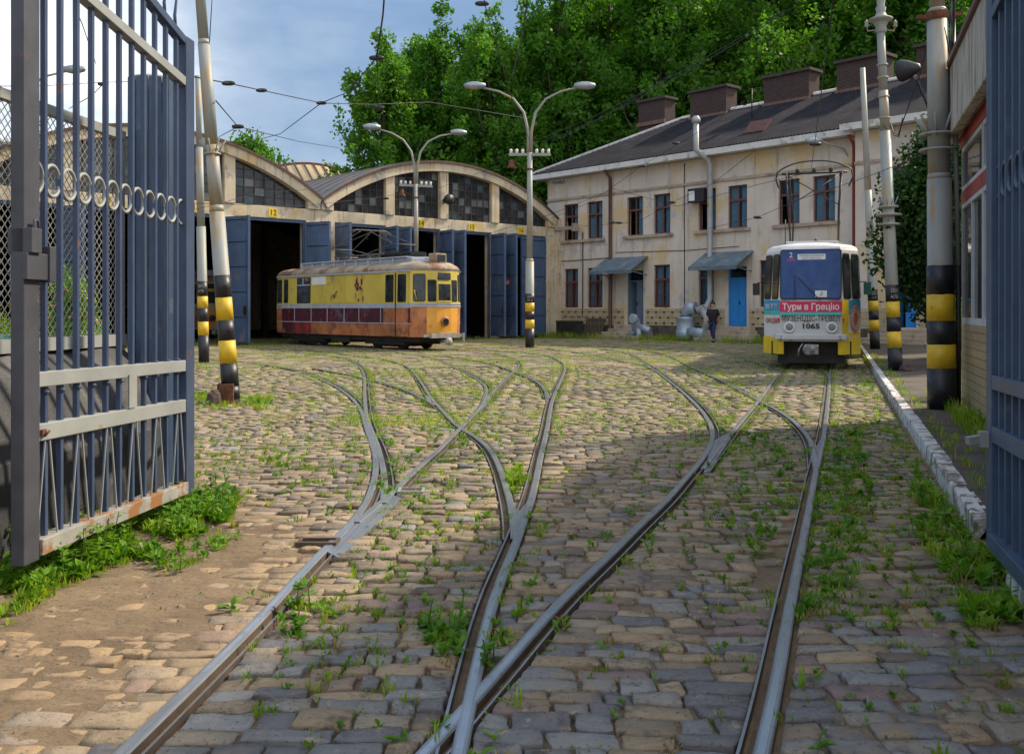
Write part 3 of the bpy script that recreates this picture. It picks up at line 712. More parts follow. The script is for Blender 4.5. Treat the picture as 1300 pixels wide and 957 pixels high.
fl = MB(); fl.quad((-28,.2,-.01),(.1,.2,-.01),(.1,33,-.01),(-28,33,-.01)); fl.build('hall_floor', M['dark'], dep)
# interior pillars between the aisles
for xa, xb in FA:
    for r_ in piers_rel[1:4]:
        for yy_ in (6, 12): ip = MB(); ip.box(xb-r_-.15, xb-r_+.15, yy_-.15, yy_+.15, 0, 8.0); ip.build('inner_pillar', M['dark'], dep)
M['pane_grey'] = plain('dusty_pane', (.12,.14,.14), .3, 0, .3, 3, 0); M['pane_blue'] = plain('bluish_pane', (.05,.08,.10), .15, 0, .3, 3, 0); M['greyblue'] = plain('grey_blue_door', (.10,.15,.22), .6, 0, .2, 4)
# gable windows
for ai, (xa, xb) in enumerate(FA):
    for k in range(4):
        x1_ = xb-piers_rel[k]-(.35 if k == 0 else .24); x0_ = xb-piers_rel[k+1]+(.35 if k == 3 else .24)
        win = thing('window', None, None); win.parent = dep
        top = [(x0_+(x1_-x0_)*i/8, arch_z((x0_+(x1_-x0_)*i/8-xa)/14.1)-.40) for i in range(9)]
        top = [(a, b) for a, b in top if b > HW+.02] or [(x0_, HW+.1)]
        poly = [(top[0][0], HW)]+top+[(top[-1][0], HW)]
        frm = MB(); xs_ = x0_
        x_lo, x_hi = top[0][0], top[-1][0]; nb = 7; cell = []
        for i in range(nb+1):
            xx = x_lo+(x_hi-x_lo)*i/nb; zt = arch_z((xx-xa)/14.1)-.41
            w_ = .05 if i in (0, nb) else .018
            if zt > HW+.05: frm.box(xx-w_, xx+w_, .10, .15, HW, zt)
        z_ = HW+.02; r0 = 0
        while z_ < HA-.4:
            seg = [xx for xx in [x_lo+(x_hi-x_lo)*i/60 for i in range(61)] if arch_z((xx-xa)/14.1)-.41 > z_+.03]
            if seg and seg[-1]-seg[0] > .1: frm.box(seg[0], seg[-1], .105, .145, z_-(.05 if r0 == 0 else .015), z_+.015)
            z_ += .36; r0 += 1
        frm.build('frame', M['gable_bars'], win)
        pn = MB(); pn.xz(poly, .14, .155); od = pn                                                    # replaced panes, paler or dirtier
        for i in range(nb):
            z_ = HW+.04
            while z_ < HA-.6:
                xm0, xm1 = x_lo+(x_hi-x_lo)*i/nb+.02, x_lo+(x_hi-x_lo)*(i+1)/nb-.02
                if min(arch_z((xm0-xa)/14.1), arch_z((xm1-xa)/14.1))-.42 > z_+.34 and R.random() < .30: od.box(xm0, xm1, .128, .1385, z_, z_+.33, R.choice((1,1,2)))
                z_ += .36
        pn.build('pane', [M['glass_dark'], M['pane_grey'], M['pane_blue']], win)
# door leaves
def leaf_bm(Lf, Hh):
    b = MB(); b.box(0, Lf, -.03, .03, .12, Hh)
    for x in (0, Lf-.10): b.box(x+.001, x+.101, -.052, .052, .11, Hh+.01)
    z = .12; st = (Hh-.12)/5
    for k in range(6): zz = min(z+st*k, Hh-.12); b.box(.05, Lf-.05, -.062, .062, zz, zz+.13); b.box(.11, Lf-.11, -.034, .034, zz-.035, zz-.001, 1) if k else None  # thin dark strips under the rails: recess shade put into the colour
    for k in range(5): b.box(Lf/2-.03, Lf/2+.03, -.04, .04, .2+st*k, st*(k+1)-.04)
    return b
def leaf(px_, ang, Lf, Hh=HL-.10, sign=False, y0=-.12):
    lf = leaf_bm(Lf, Hh).build('door_leaf', [M['door_blue'], M['darkmetal']], dep, (px_, y0, 0), ang)
    h = MB(); h.box(Lf-.16, Lf-.10, -.10, -.05, 1.2, 1.55); h.build('handle', M['darkmetal'], lf)
    if sign:
        for s_ in (-1, 1):
            q = MB(); q.lathe((Lf*.5, 0, 2.75), [(0,.056*s_),(.17,.056*s_),(.17,.050*s_)], 16, 0, 'y'); q.lathe((Lf*.5, 0, 2.75), [(0,.060*s_),(.11,.060*s_)], 16, 1, 'y'); q.build('round_sign', [M['red'], M['white']], lf)
for ai, (xa, xb) in enumerate(FA):
    for k in range(4):
        jr = xb-piers_rel[k]-(.35 if k == 0 else .23); jl = xb-piers_rel[k+1]+(.35 if k == 3 else .23)
        last = ai == 0 and k == 0
        leaf(jl+.05, -radians(97), 1.45, sign=(k == 0))
        if last: leaf(jr-.04, radians(180), 1.70, y0=-.02)
        else: leaf(jr-.05, -radians(100 if ai == 0 else 70), 1.30)
        fm_ = MB(); fm_.box(jl, jr, .05, .17, HL-.12, HL-.001); fm_.box(jl+.001, jl+.09, .05, .17, 0, HL-.121); fm_.box(jr-.09, jr-.001, .05, .17, 0, HL-.121); fm_.build('door_frame', M['door_blue'], dep)
# number plates
for s_, x in (('16', -2.47), ('15', -5.68), ('14', -8.75), ('12', -16.36), ('11', -19.9), ('10', -23.2)):
    pl = MB(); pl.box(x-.20, x+.20, -.06, -.032, 5.27, 5.62); p_ = pl.build('number_plate', M['plate_yellow'], dep)
    text('lettering', s_, .34, M['band_black'], p_, (x, -.066, 5.445), (1,0,0), (0,0,1), width=.26 if s_ != '15' else .25)
sp = MB(); sp.lathe((-7.45,-.45,6.62), [(0,-.22),(.22,-.20),(.26,-.05),(.20,.10),(.08,.16),(.08,.35)], 14, 0, 'y'); sp.bar((-7.45,-.1,6.5),(-7.45,-.5,6.5),.06,.06); sp.build('bell_siren', M['darkmetal'], dep)
# ------------------------------------------------------------------ vaulted hall beyond
hall = thing('vaulted_hall', 'hall beyond the depot with cream ribbed barrel roof edged in red', 'hall', (-15.7,72,0), 0)
hr = MB(); n = 24; W_ = 5.6
def hz(u): return 10.4+2.0*(1-(2*u-1)**2)
for i in range(n+1):
    u = i/n; hr.v += [(-W_+2*W_*u, 3.0, hz(u)), (-W_+2*W_*u+1.6, -.6, hz(u)-2.1), (-W_+2*W_*u, 3.0, hz(u)-.15), (-W_+2*W_*u+1.6, -.6, hz(u)-2.25)]
for i in range(n):
    a = 4*i; hr.f += [(a+1,a+5,a+4,a),(a+2,a+6,a+7,a+3),(a+3,a+7,a+5,a+1)]; hr.m += [0]*3; hr.sm += [True]*3
hr.build('roof', plain('cream_roof_sheet', (.55,.43,.25), .6, 0, .1, 3), hall)
rb = MB()
for i in range(1, 16):
    u = i/16; x = -W_+2*W_*u; rb.bar((x,3.0,hz(u)+.05),(x+1.6,-.6,hz(u)-2.05),.10,.09)
rb.build('ribs', M['wood'], hall)
eg = MB(); eg.tube([(-W_+2*W_*i/n,3.05,hz(i/n)+.05) for i in range(n+1)], .11, 6); eg.build('red_edge', plain('red_roof_edge', (.22,.05,.04), .7), hall)
wl = MB(); wl.box(-W_, W_+1.4, -.4, 6, 0, 8.0); wl.build('wall', M['concrete'], hall)
# ------------------------------------------------------------------ office building
off = thing('office_building', 'long two storey plastered office with dark corrugated roof and brown windows', 'building', (2.1,52.9,0), RZ)
LB, HB = 17.75, 8.30
WIN_U = [(.92,1.99),(2.65,3.72),(5.37,6.39),(7.08,8.09),(9.74,10.72),(11.38,12.40),(13.99,15.02),(15.65,16.66)]
WIN_L = [(.98,1.99),(2.67,3.72),(7.08,8.07),(9.76,10.60),(13.04,14.0),(15.6,16.55)]
DOORS = [(5.37,6.42),(11.38,12.38)]
ops = [(a,5.02,b,6.90) for a,b in WIN_U]+[(a,1.52,b,3.54) for a,b in WIN_L]+[(a,.68,b,3.32) for a,b in DOORS]
def wall_open(x0, x1, z0, z1, ops, y, depth, mi=0):
    b = MB(); xs = sorted(set([x0,x1]+[v for o in ops for v in (o[0],o[2])])); zs = sorted(set([z0,z1]+[v for o in ops for v in (o[1],o[3])]))
    for i in range(len(xs)-1):
        for j in range(len(zs)-1):
            cx, cz = (xs[i]+xs[i+1])/2, (zs[j]+zs[j+1])/2
            if any(o[0] < cx < o[2] and o[1] < cz < o[3] for o in ops): continue
            b.quad((xs[i],y,zs[j]),(xs[i+1],y,zs[j]),(xs[i+1],y,zs[j+1]),(xs[i],y,zs[j+1]),mi)
    for a, c, d, e_ in ops:
        b.quad((a,y,c),(a,y+depth,c),(a,y+depth,e_),(a,y,e_),mi); b.quad((d,y+depth,c),(d,y,c),(d,y,e_),(d,y+depth,e_),mi)
        b.quad((a,y,e_),(a,y+depth,e_),(d,y+depth,e_),(d,y,e_),mi); b.quad((a,y+depth,c),(a,y,c),(d,y,c),(d,y+depth,c),mi)
    return b
wb = wall_open(-.3, LB, -.1, HB, ops, 0, .30)
wb.quad((-.3,11,-.1),(-.3,0,-.1),(-.3,0,HB),(-.3,11,HB))
P0 = LB; PR = .35     # projecting right part
ops2 = [(19.0,5.0,20.05,6.88),(21.2,5.0,22.3,6.88),(19.30,.72,20.25,3.2),(21.2,1.5,22.3,3.4)]
w2_ = wall_open(P0, 26, -.1, HB+.12, ops2, -PR, .30); wb.add(w2_.v, w2_.f)
wb.quad((P0,0,-.1),(P0,-PR,-.1),(P0,-PR,HB+.12),(P0,0,HB+.12)); wb.quad((26,-PR,-.1),(26,11,-.1),(26,11,HB),(26,-PR,HB)); wb.quad((26,11,-.1),(-.3,11,-.1),(-.3,11,HB),(26,11,HB))
wb.build('wall', M['plaster'], off)
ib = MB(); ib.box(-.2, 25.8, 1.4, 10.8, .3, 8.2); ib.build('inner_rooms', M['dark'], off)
def office_window(x0, x1, z0, z1, y, lower=False, opened=False, cur='curtain'):
    w_ = thing('window', None, None, (x0, y, z0)); w_.parent = off; W2, H2 = x1-x0, z1-z0; tz = H2*.66
    f = MB(); t = .055; f.box(0,t,.10,.17,0,H2); f.box(W2-t,W2,.10,.17,0,H2); f.box(t,W2-t,.10,.17,0,t); f.box(t,W2-t,.10,.17,H2-t,H2)
    f.box(t,W2-t,.085,.17,tz-.045,tz+.045); f.box(W2/2-.035,W2/2+.035,.095,.165,t,tz-.045); f.box(W2/2-.025,W2/2+.025,.10,.165,tz+.045,H2-t)
    f.build('frame', M['woodframe'], w_)
    p_ = MB(); 
    if opened: p_.box(W2/2,W2-t,.13,.138,t,tz)
    else: p_.box(t,W2-t,.13,.138,t,tz)
    p_.box(t,W2-t,.13,.138,tz,H2-t); p_.build('pane', M['glass_clear'], w_)
    c = MB(); n_ = 12
    for a, b_ in ((t, W2*.40), (W2*.60, W2-t)) if not cur == 'curtain_teal' else ((t, W2-t),):
        if opened and a < W2/2: continue
        for i in range(n_):
            u0, u1 = a+(b_-a)*i/n_, a+(b_-a)*(i+1)/n_; ya, yb = .21+.015*(i % 2), .21+.015*((i+1) % 2)
            c.quad((u0,ya,t),(u1,yb,t),(u1,yb,H2-t),(u0,ya,H2-t))
    c.build('curtain', M[cur], w_)
    if lower:
        g_ = MB()
        for i in range(1, 7): g_.box(W2*i/7-.008, W2*i/7+.008, .02, .036, .02, tz)
        for z in (.12, tz*.45, tz*.95): g_.box(.0, W2, .016, .04, z, z+.02)
        g_.build('window_bars', M['woodframe'], w_)
for i, (a, b) in enumerate(WIN_U): office_window(a, b, 5.02, 6.90, 0, False, i in (0,2,4,6))
for i, (a, b) in enumerate(WIN_L): office_window(a, b, 1.52, 3.54, 0, i < 3, False, 'curtain' if i < 3 else 'curtain_teal')
office_window(19.0,20.05,5.0,6.88,-PR); office_window(21.2,22.3,5.0,6.88,-PR); office_window(21.2,22.3,1.5,3.4,-PR)
tr = MB()
for a, b in ((.75,3.9),(5.2,8.3),(9.55,12.6),(13.75,16.9)): tr.box(a, b, -.13, .10, 4.86, 5.01)
tr.build('window_sill', M['trim'], off, bevel=.01)
tr = MB(); tr.box(-.32, LB-.002, -.07, .0, 7.14, 7.26); tr.box(LB+.0, 26, -PR-.07, -PR, 7.12, 7.24); tr.build('string_course', M['trim'], off)
ev = MB(); ev.box(-.85, LB-.05, -.62, .15, 8.32, 8.44); ev.box(-.85, LB-.05, -.66, -.61, 8.30, 8.56); ev.box(LB-.3, 26.4, -PR-.62, .15, 8.441, 8.56); ev.box(LB-.3, 26.4, -PR-.66, -PR-.61, 8.42, 8.68); ev.box(-.85,-.25,.15,11.5,8.32,8.44)
ev.build('eave', M['eave'], off)
# tiled dado with dark studs, rough base below
m_, nt, bs = newmat('dado_tile'); tcn = nt.nodes.new('ShaderNodeTexCoord'); sp_ = nt.nodes.new('ShaderNodeSeparateXYZ'); cmb = nt.nodes.new('ShaderNodeCombineXYZ'); nt.links.new(tcn.outputs['Object'], sp_.inputs[0]); nt.links.new(sp_.outputs['X'], cmb.inputs[0]); nt.links.new(sp_.outputs['Z'], cmb.inputs[1])
bt = nt.nodes.new('ShaderNodeTexBrick'); bt.offset = .5; bt.inputs['Scale'].default_value = 1; bt.inputs['Brick Width'].default_value = .5; bt.inputs['Row Height'].default_value = .26; bt.inputs['Mortar Size'].default_value = .008
bt.inputs['Color1'].default_value = (.42,.34,.20,1); bt.inputs['Color2'].default_value = (.50,.42,.28,1); bt.inputs['Mortar'].default_value = (.12,.09,.06,1); nt.links.new(cmb.outputs[0], bt.inputs[0])
cc = mixc(nt, mask(nt, noise_node(nt, 2.5, 7, .7).outputs['Fac'], .55, .7), bt.outputs[0], (.25,.19,.12)); nt.links.new(cc, bs.inputs['Base Color']); bs.inputs['Roughness'].default_value = .5
M['dado'] = m_
dd = MB()
for a, b in ((-.3,5.2),(6.6,11.2),(12.55,LB)): dd.box(a, b, -.045, .0, .66, 1.46)
dd.box(LB, 19.15, -PR-.045, -PR, .66, 1.46); dd.box(20.4, 26, -PR-.045, -PR, .66, 1.46)
for a, b in ((-.2,5.1),(6.7,11.1),(12.7,17.5)):
    x = a
    k = 0
    while x < b:
        for j in range(3): dd.box(x+(.25 if j % 2 else 0), x+(.25 if j % 2 else 0)+.12, -.06, -.044, .74+.26*j, .81+.26*j, 1)
        x += .5
dd.build('tiled_dado', [M['dado'], M['band_black']], off)
bs_ = MB(); bs_.box(-.3, 11.2, -.10, 0, -.1, .655); bs_.box(12.6, LB, -.10, 0, -.1, .655); bs_.box(LB, 26, -PR-.10, -PR, -.1, .655); bs_.build('stone_base', worn('dark_base', (.10,.085,.07), (.05,.045,.04), .5, .6, .9, 3, .3), off)
# doors
def office_door(x0, x1, z1, y, m, ajar=False):
    d = thing('door', None, None, (x0, y, .68)); d.parent = off; W2, H2 = x1-x0, z1-.68
    f = MB(); f.box(0,.06,.08,.2,0,H2); f.box(W2-.06,W2,.08,.2,0,H2); f.box(.06,W2-.06,.08,.2,2.08,2.15); f.box(.06,W2-.06,.08,.2,H2-.06,H2); f.build('frame', M[m], d)
    g_ = MB(); g_.box(.06,W2-.06,.13,.14,2.15,H2-.06); g_.build('pane', M['glass_clear'], d)
    for s_ in (0, 1):
        hw = W2/2-.065; l_ = MB(); l_.box(0,hw,-.02,.02,.02,2.07)
        for z in (.15,.85,1.5): l_.box(.07,hw-.07,-.032,.032,z,z+.5)
        o_ = l_.build('door_panel', M[m], d, (.06 if s_ == 0 else W2-.06-hw, .12, 0), 0)
        if ajar and s_ == 0: o_.rotation_euler = (0,0,radians(75))
    k_ = MB(); k_.box(W2/2+.06,W2/2+.10,.04,.10,.95,1.10); k_.build('handle', M['darkmetal'], d)
office_door(5.37, 6.42, 3.32, 0, 'greyblue', True)
office_door(11.38, 12.38, 3.32, 0, 'bright_blue')
office_door(19.30, 20.25, 3.2, -PR, 'bright_blue', True)
for a, b, y in ((4.9,6.9,0),(10.9,12.9,0),(18.8,21.2,-PR)):
    st = MB()
    for k in range(4): st.box(a-.12*k, b+.12*k, y-.45-.30*k, y-.101, -.1-.001*k, .66-.16*k-.001)
    st.build('steps', M['trim'], off, bevel=.015)
for x0_, x1_ in ((4.0,6.75),(10.15,12.75)):
    a_ = MB(); n_ = 24; zt, zb, dpt = 3.98, 3.30, 1.25
    for i in range(n_):
        u0, u1 = x0_+(x1_-x0_)*i/n_, x0_+(x1_-x0_)*(i+1)/n_; k0, k1 = .012*(i % 2), .012*((i+1) % 2)
        a_.quad((u0,-.02,zt+k0),(u0,-dpt,zb+k0),(u1,-dpt,zb+k1),(u1,-.02,zt+k1)); a_.quad((u0,-.02,zt+k0-.03),(u1,-.02,zt+k1-.03),(u1,-dpt,zb+k1-.03),(u0,-dpt,zb+k0-.03))
    a_.box(x0_,x1_,-dpt-.02,-dpt+.02,zb-.16,zb+.01)
    a_.bar((x0_+.1,-.02,zt-.9),(x0_+.1,-dpt+.05,zb-.05),.04,.04); a_.bar((x1_-.1,-.02,zt-.9),(x1_-.1,-dpt+.05,zb-.05),.04,.04)
    a_.build('awning', M['awning'], off)
# pipes
def pipe(name, pts, r, m): b = MB(); b.tube(pts, r, 10); o_ = b.build(name, M[m], off)
pipe('downpipe', [(4.37,-.55,8.3),(4.37,-.14,7.95),(4.37,-.14,.5),(4.37,-.35,.15)], .085, 'brownpipe')
pipe('downpipe', [(17.58,-.55,8.3),(17.58,-.14,7.95),(17.58,-.14,.5),(17.58,-.35,.15)], .07, 'redpipe')
pipe('vent_flue', [(10.35,-.95,9.75),(10.35,-.95,8.55),(10.62,-.45,8.15),(10.62,-.30,7.9),(10.62,-.30,1.9),(10.55,-.45,1.55),(10.2,-.75,1.35)], [.13,.13,.13,.125,.12,.14,.2], 'greypipe')
b = MB(); b.lathe((10.35,-.95,9.75), [(.15,0),(.2,.02),(.2,.18),(.12,.3)], 12); b.build('flue_cap', M['greypipe'], off)
ac = thing('air_conditioner', None, None); ac.parent = off
b = MB(); b.box(9.44,10.35,-.42,-.05,6.28,6.92); b.build('casing', M['darkmetal'], ac, bevel=.02)
b = MB(); b.box(9.52,9.85,-.435,-.42,6.36,6.80); b.build('outlet', M['white'], ac)
b = MB()
for z in (4.28,): b.tube([(.0,-.02,3.98),(1.2,-.03,3.95),(4.2,-.03,4.0)], .018, 5)
b.tube([(8.95,-.02,8.2),(8.95,-.02,1.5)], .02, 5); b.tube([(2.35,-.03,5.4),(2.35,-.03,1.0)], .03, 5); b.tube([(4.6,-.02,4.25),(9,-.02,4.15),(12,-.02,4.2)], .014, 5); b.build('wall_cables', M['darkmetal'], off)
b = MB(); b.box(.35,2.0,-.35,-.25,5.55,5.72); b.box(1.9,2.2,-.40,-.2,5.45,5.85); b.build('bracket', M['trim'], off)
# illegible painted scrawl high on the left end
b = MB(); rr_ = random.Random(5)
for k in range(11):
    x = .05+k*.085; b.tube([(x,-.006,8.08+rr_.uniform(-.08,.05)),(x+.06,-.006,8.16+rr_.uniform(-.04,.07)),(x+.12,-.006,8.05+rr_.uniform(-.05,.06))], .016, 5)
b.build('blue_scrawl', plain('blue_spray', (.03,.16,.32), .7, 0, .2, 5, 0), off)
# roof: hipped, corrugated
m_, nt, bs = newmat('corrugated_roof'); n0 = noise_node(nt, 1.2, 7, .65)
c1 = ramp(nt, n0.outputs['Fac'], [(.3,(.014,.015,.020)),(.55,(.024,.025,.033)),(.75,(.045,.046,.052))]).outputs[0]
c1 = mixc(nt, mask(nt, noise_node(nt, 9, 6, .7).outputs['Fac'], .66, .7), c1, (.16,.16,.14)); nt.links.new(c1, bs.inputs['Base Color']); bs.inputs['Roughness'].default_value = .95; bs.inputs['Specular IOR Level'].default_value = .15
bump(nt, bs, noise_node(nt, 20, 4).outputs['Fac'], .4, .02); M['roof'] = m_
rt = MB(); E0, ZR, RYD = 8.56, 11.57, 5.5; x = -.9
def rz(x, y):   # height of the front slope at depth y
    return E0+(y+.66)*(ZR-E0)/(RYD+.66)
xs_ = [-.9+.09*i for i in range(int((26.4+.9)/.09)+1)]
hip = lambda x: min(RYD, (x+.9)*(RYD+.66)/5.3-.66)
cols_ = []
for i, x in enumerate(xs_):
    yt = hip(x); y0_ = -.66 if x < LB-.3 else -PR-.66; k = .035 if i % 2 else 0; cc_ = []
    for j in range(7):
        yy_ = y0_+(yt-y0_)*j/6; cc_.append((x, yy_, rz(x, yy_)+k*2.0+(.018 if j % 2 else 0)+(.10 if x >= LB-.3 and j == 0 else 0)))
    cols_.append(cc_)
for i in range(len(cols_)-1):
    for j in range(6): rt.quad(cols_[i][j], cols_[i+1][j], cols_[i+1][j+1], cols_[i][j+1])
rt.quad((26.4,RYD*2+.66,E0),(-.9,RYD*2+.66,E0),(4.4,RYD,ZR),(26.4,RYD,ZR)); rt.add([(-.9,RYD*2+.66,E0),(-.9,-.66,E0),(4.4,RYD,ZR)],[(0,1,2)])
rt.quad((26.4,-PR-.66,E0),(26.4,RYD*2+.66,E0),(26.4,RYD,ZR),(26.4,RYD,ZR-.01))
roof = rt.build('roof', M['roof'], off)
b = MB(); b.tube([(-.9,-.66,E0+.04),(4.4,RYD,ZR+.06),(26.4,RYD,ZR+.06)], .11, 8); b.build('ridge_cap', M['eave'], roof)
m_, nt, bs = newmat('chimney_brick'); tcn = nt.nodes.new('ShaderNodeTexCoord'); sp_ = nt.nodes.new('ShaderNodeSeparateXYZ'); cmb = nt.nodes.new('ShaderNodeCombineXYZ'); ad = nt.nodes.new('ShaderNodeMath'); ad.operation = 'ADD'
nt.links.new(tcn.outputs['Object'], sp_.inputs[0]); nt.links.new(sp_.outputs['X'], ad.inputs[0]); nt.links.new(sp_.outputs['Y'], ad.inputs[1]); nt.links.new(ad.outputs[0], cmb.inputs[0]); nt.links.new(sp_.outputs['Z'], cmb.inputs[1])
bt = nt.nodes.new('ShaderNodeTexBrick'); bt.inputs['Scale'].default_value = 1; bt.inputs['Brick Width'].default_value = .25; bt.inputs['Row Height'].default_value = .085; bt.inputs['Mortar Size'].default_value = .012
bt.inputs['Color1'].default_value = (.06,.026,.022,1); bt.inputs['Color2'].default_value = (.03,.016,.015,1); bt.inputs['Mortar'].default_value = (.10,.08,.075,1); nt.links.new(cmb.outputs[0], bt.inputs[0]); nt.links.new(bt.outputs[0], bs.inputs['Base Color']); bs.inputs['Roughness'].default_value = .9
bump(nt, bs, bt.outputs['Fac'], -.5, .02); M['brick'] = m_
M['cap'] = plain('chimney_cap', (.06,.05,.045), .9); M['flash'] = plain('flashing', (.18,.10,.08), .7)
for (tc_, yc, zt, zb, hl) in ((1.9,6.3,13.15,9.6,.95),(6.4,RYD,12.88,10.9,1.15),(11.05,RYD,12.85,10.9,1.25),(14.9,RYD,12.85,10.9,1.15),(18.7,RYD,12.85,10.9,1.15)):
    b = MB(); b.box(tc_-hl, tc_+hl, yc-.45, yc+.45, zb, zt-.14); b.box(tc_-hl-.12, tc_+hl+.12, yc-.57, yc+.57, zt-.139, zt, 1)
    b.box(tc_-hl-.06, tc_+hl+.06, yc-.55, yc-.451, rz(0,yc-.5)-.05, rz(0,yc-.5)+.16, 2); b.build('chimney', [M['brick'], M['cap'], M['flash']], roof)
b = MB(); b.obox((12.3,.9,rz(0,.9)+.22), (.55,0,0), (0,.30,.30), (0,-.02,.03)); b.build('roof_hatch', plain('rusty_hatch', (.11,.045,.035), .7), roof)
b = MB(); b.tube([(10.4,3.2,10.2),(10.4,3.2,11.9)], .03, 6); b.lathe((10.3,3.05,11.2), [(.05,0),(.16,-.25),(.17,-.27)], 12, 0, 'y'); b.tube([(9.9,3.2,11.85),(10.9,3.2,11.85)], .02, 5); b.build('roof_loudspeaker', M['darkmetal'], roof)
b = MB(); b.lathe((19.9,-.9,10.35), [(0,-.02),(.40,0),(.42,.06),(.34,.35),(.20,.62),(.14,.75),(0,.78)], 14, 0, 'x'); b.bar((20.4,-.6,10.0),(20.6,-.1,9.0),.08,.08); b.build('floodlight', M['darkmetal'], roof)
# ------------------------------------------------------------------ trams (local +x is forward, +y left)
def loft(outline, levels, mats, name, parent, matfn, smooth_from=99):
    """outline: plan points; levels: (z, scale of the half width, x shift inwards)"""
    b = MB(); n = len(outline); xm = sum(p[0] for p in outline)/n
    for z, k, sh in levels:
        for x, y in outline: b.v.append((x+(-sh if x > xm else sh), y*k, z))
    for i in range(len(levels)-1):
        for j in range(n):
            j2 = (j+1) % n; b.f.append((i*n+j, i*n+j2, (i+1)*n+j2, (i+1)*n+j)); b.m.append(matfn(i, j)); b.sm.append(i >= smooth_from)
    b.f.append(tuple((len(levels)-1)*n+j for j in range(n))); b.m.append(matfn(len(levels)-2, 0)); b.sm.append(False)
    b.f.append(tuple(range(n))[::-1]); b.m.append(matfn(0, 0)); b.sm.append(False)
    return b.build(name, mats, parent)
def panel(b, p, q, s0, s1, z0, z1, o0=.004, o1=.014, mi=0, tilt=0, r=0):
    """plate standing o0..o1 proud of the wall p-q (walls run counter-clockwise seen from above), optional rounded corners"""
    p, q = Vector((p[0],p[1],0)), Vector((q[0],q[1],0)); d = q-p; nn = Vector((d.y,-d.x,0)).normalized()
    ln = d.length; xa, xb = s0*ln, s1*ln; dd = d.normalized()
    if r:
        pts = []
        for cx, cz, a0 in ((xb-r,z1-r,0),(xa+r,z1-r,90),(xa+r,z0+r,180),(xb-r,z0+r,270)):
            for k in range(4): a = radians(a0+30*k); pts.append((cx+r*cos(a), cz+r*sin(a)))
        pts = pts[::-1]
    else: pts = [(xa,z0),(xa,z1),(xb,z1),(xb,z0)]
    n = len(pts); W = lambda x, z, o_: p+dd*x+nn*(o_-tilt*(z-z0))+Vector((0,0,z))
    v = [W(x,z,o1) for x, z in pts]+[W(x,z,o0) for x, z in pts]
    b.add(v, [tuple(range(n))[::-1]]+[(i,(i+1) % n,n+(i+1) % n,n+i) for i in range(n)], mi)
def wheelset(t, xs, gauge=.5, r=.34):
    for x in xs:
        for s in (-1, 1):
            b = MB(); b.lathe((x, s*gauge, r+.012), [(0,s*.07),(.12,s*.07),(.13,s*.05),(r-.06,s*.05),(r,s*.06),(r,-s*.03),(r+.02,-s*.035),(r+.02,-s*.05),(.1,-s*.05),(0,-s*.05)], 20, 0, 'y'); b.build('wheel', M['darkmetal'], t)
M['ty'] = worn('faded_yellow_paint', (.58,.45,.08), (.30,.24,.12), .57, .70, .55, 1.3, .14, c3=(.30,.15,.05), lo3=.64)
M['tmaroon'] = worn('maroon_paint', (.07,.014,.026), (.15,.12,.17), .53, .66, .5, 1.4, .4, c3=(.34,.035,.03), lo3=.58)
M['torange'] = worn('orange_lower_paint', (.40,.15,.055), (.20,.08,.045), .52, .62, .6, 2.0, .3, c3=(.38,.035,.03), lo3=.57)
M['tfront'] = worn('orange_front_paint', (.70,.34,.05), (.45,.18,.05), .60, .70, .5, 2.4, .12, c3=(.35,.06,.03), lo3=.72)
M['troof'] = worn('rusted_roof', (.33,.27,.20), (.20,.095,.05), .47, .60, .8, 1.6, .2, c3=(.10,.08,.07), lo3=.64)
M['tgrey'] = worn('grey_trim', (.36,.40,.46), (.20,.14,.10), .6, .7, .5, 4, .15)
M['frame_dark'] = plain('underframe', (.03,.026,.024), .8, 0, .4, 5, .3)
M['oldiron'] = plain('old_iron', (.10,.095,.09), .6, .3, .4, 6)
M['tred'] = worn('worn_red_paint', (.30,.03,.025), (.10,.02,.03), .50, .60, .55, 2.2, .3, c3=(.36,.30,.28), lo3=.64)
M['magenta'] = plain('magenta_spray', (.40,.03,.16), .6, 0, .3, 5, 0)
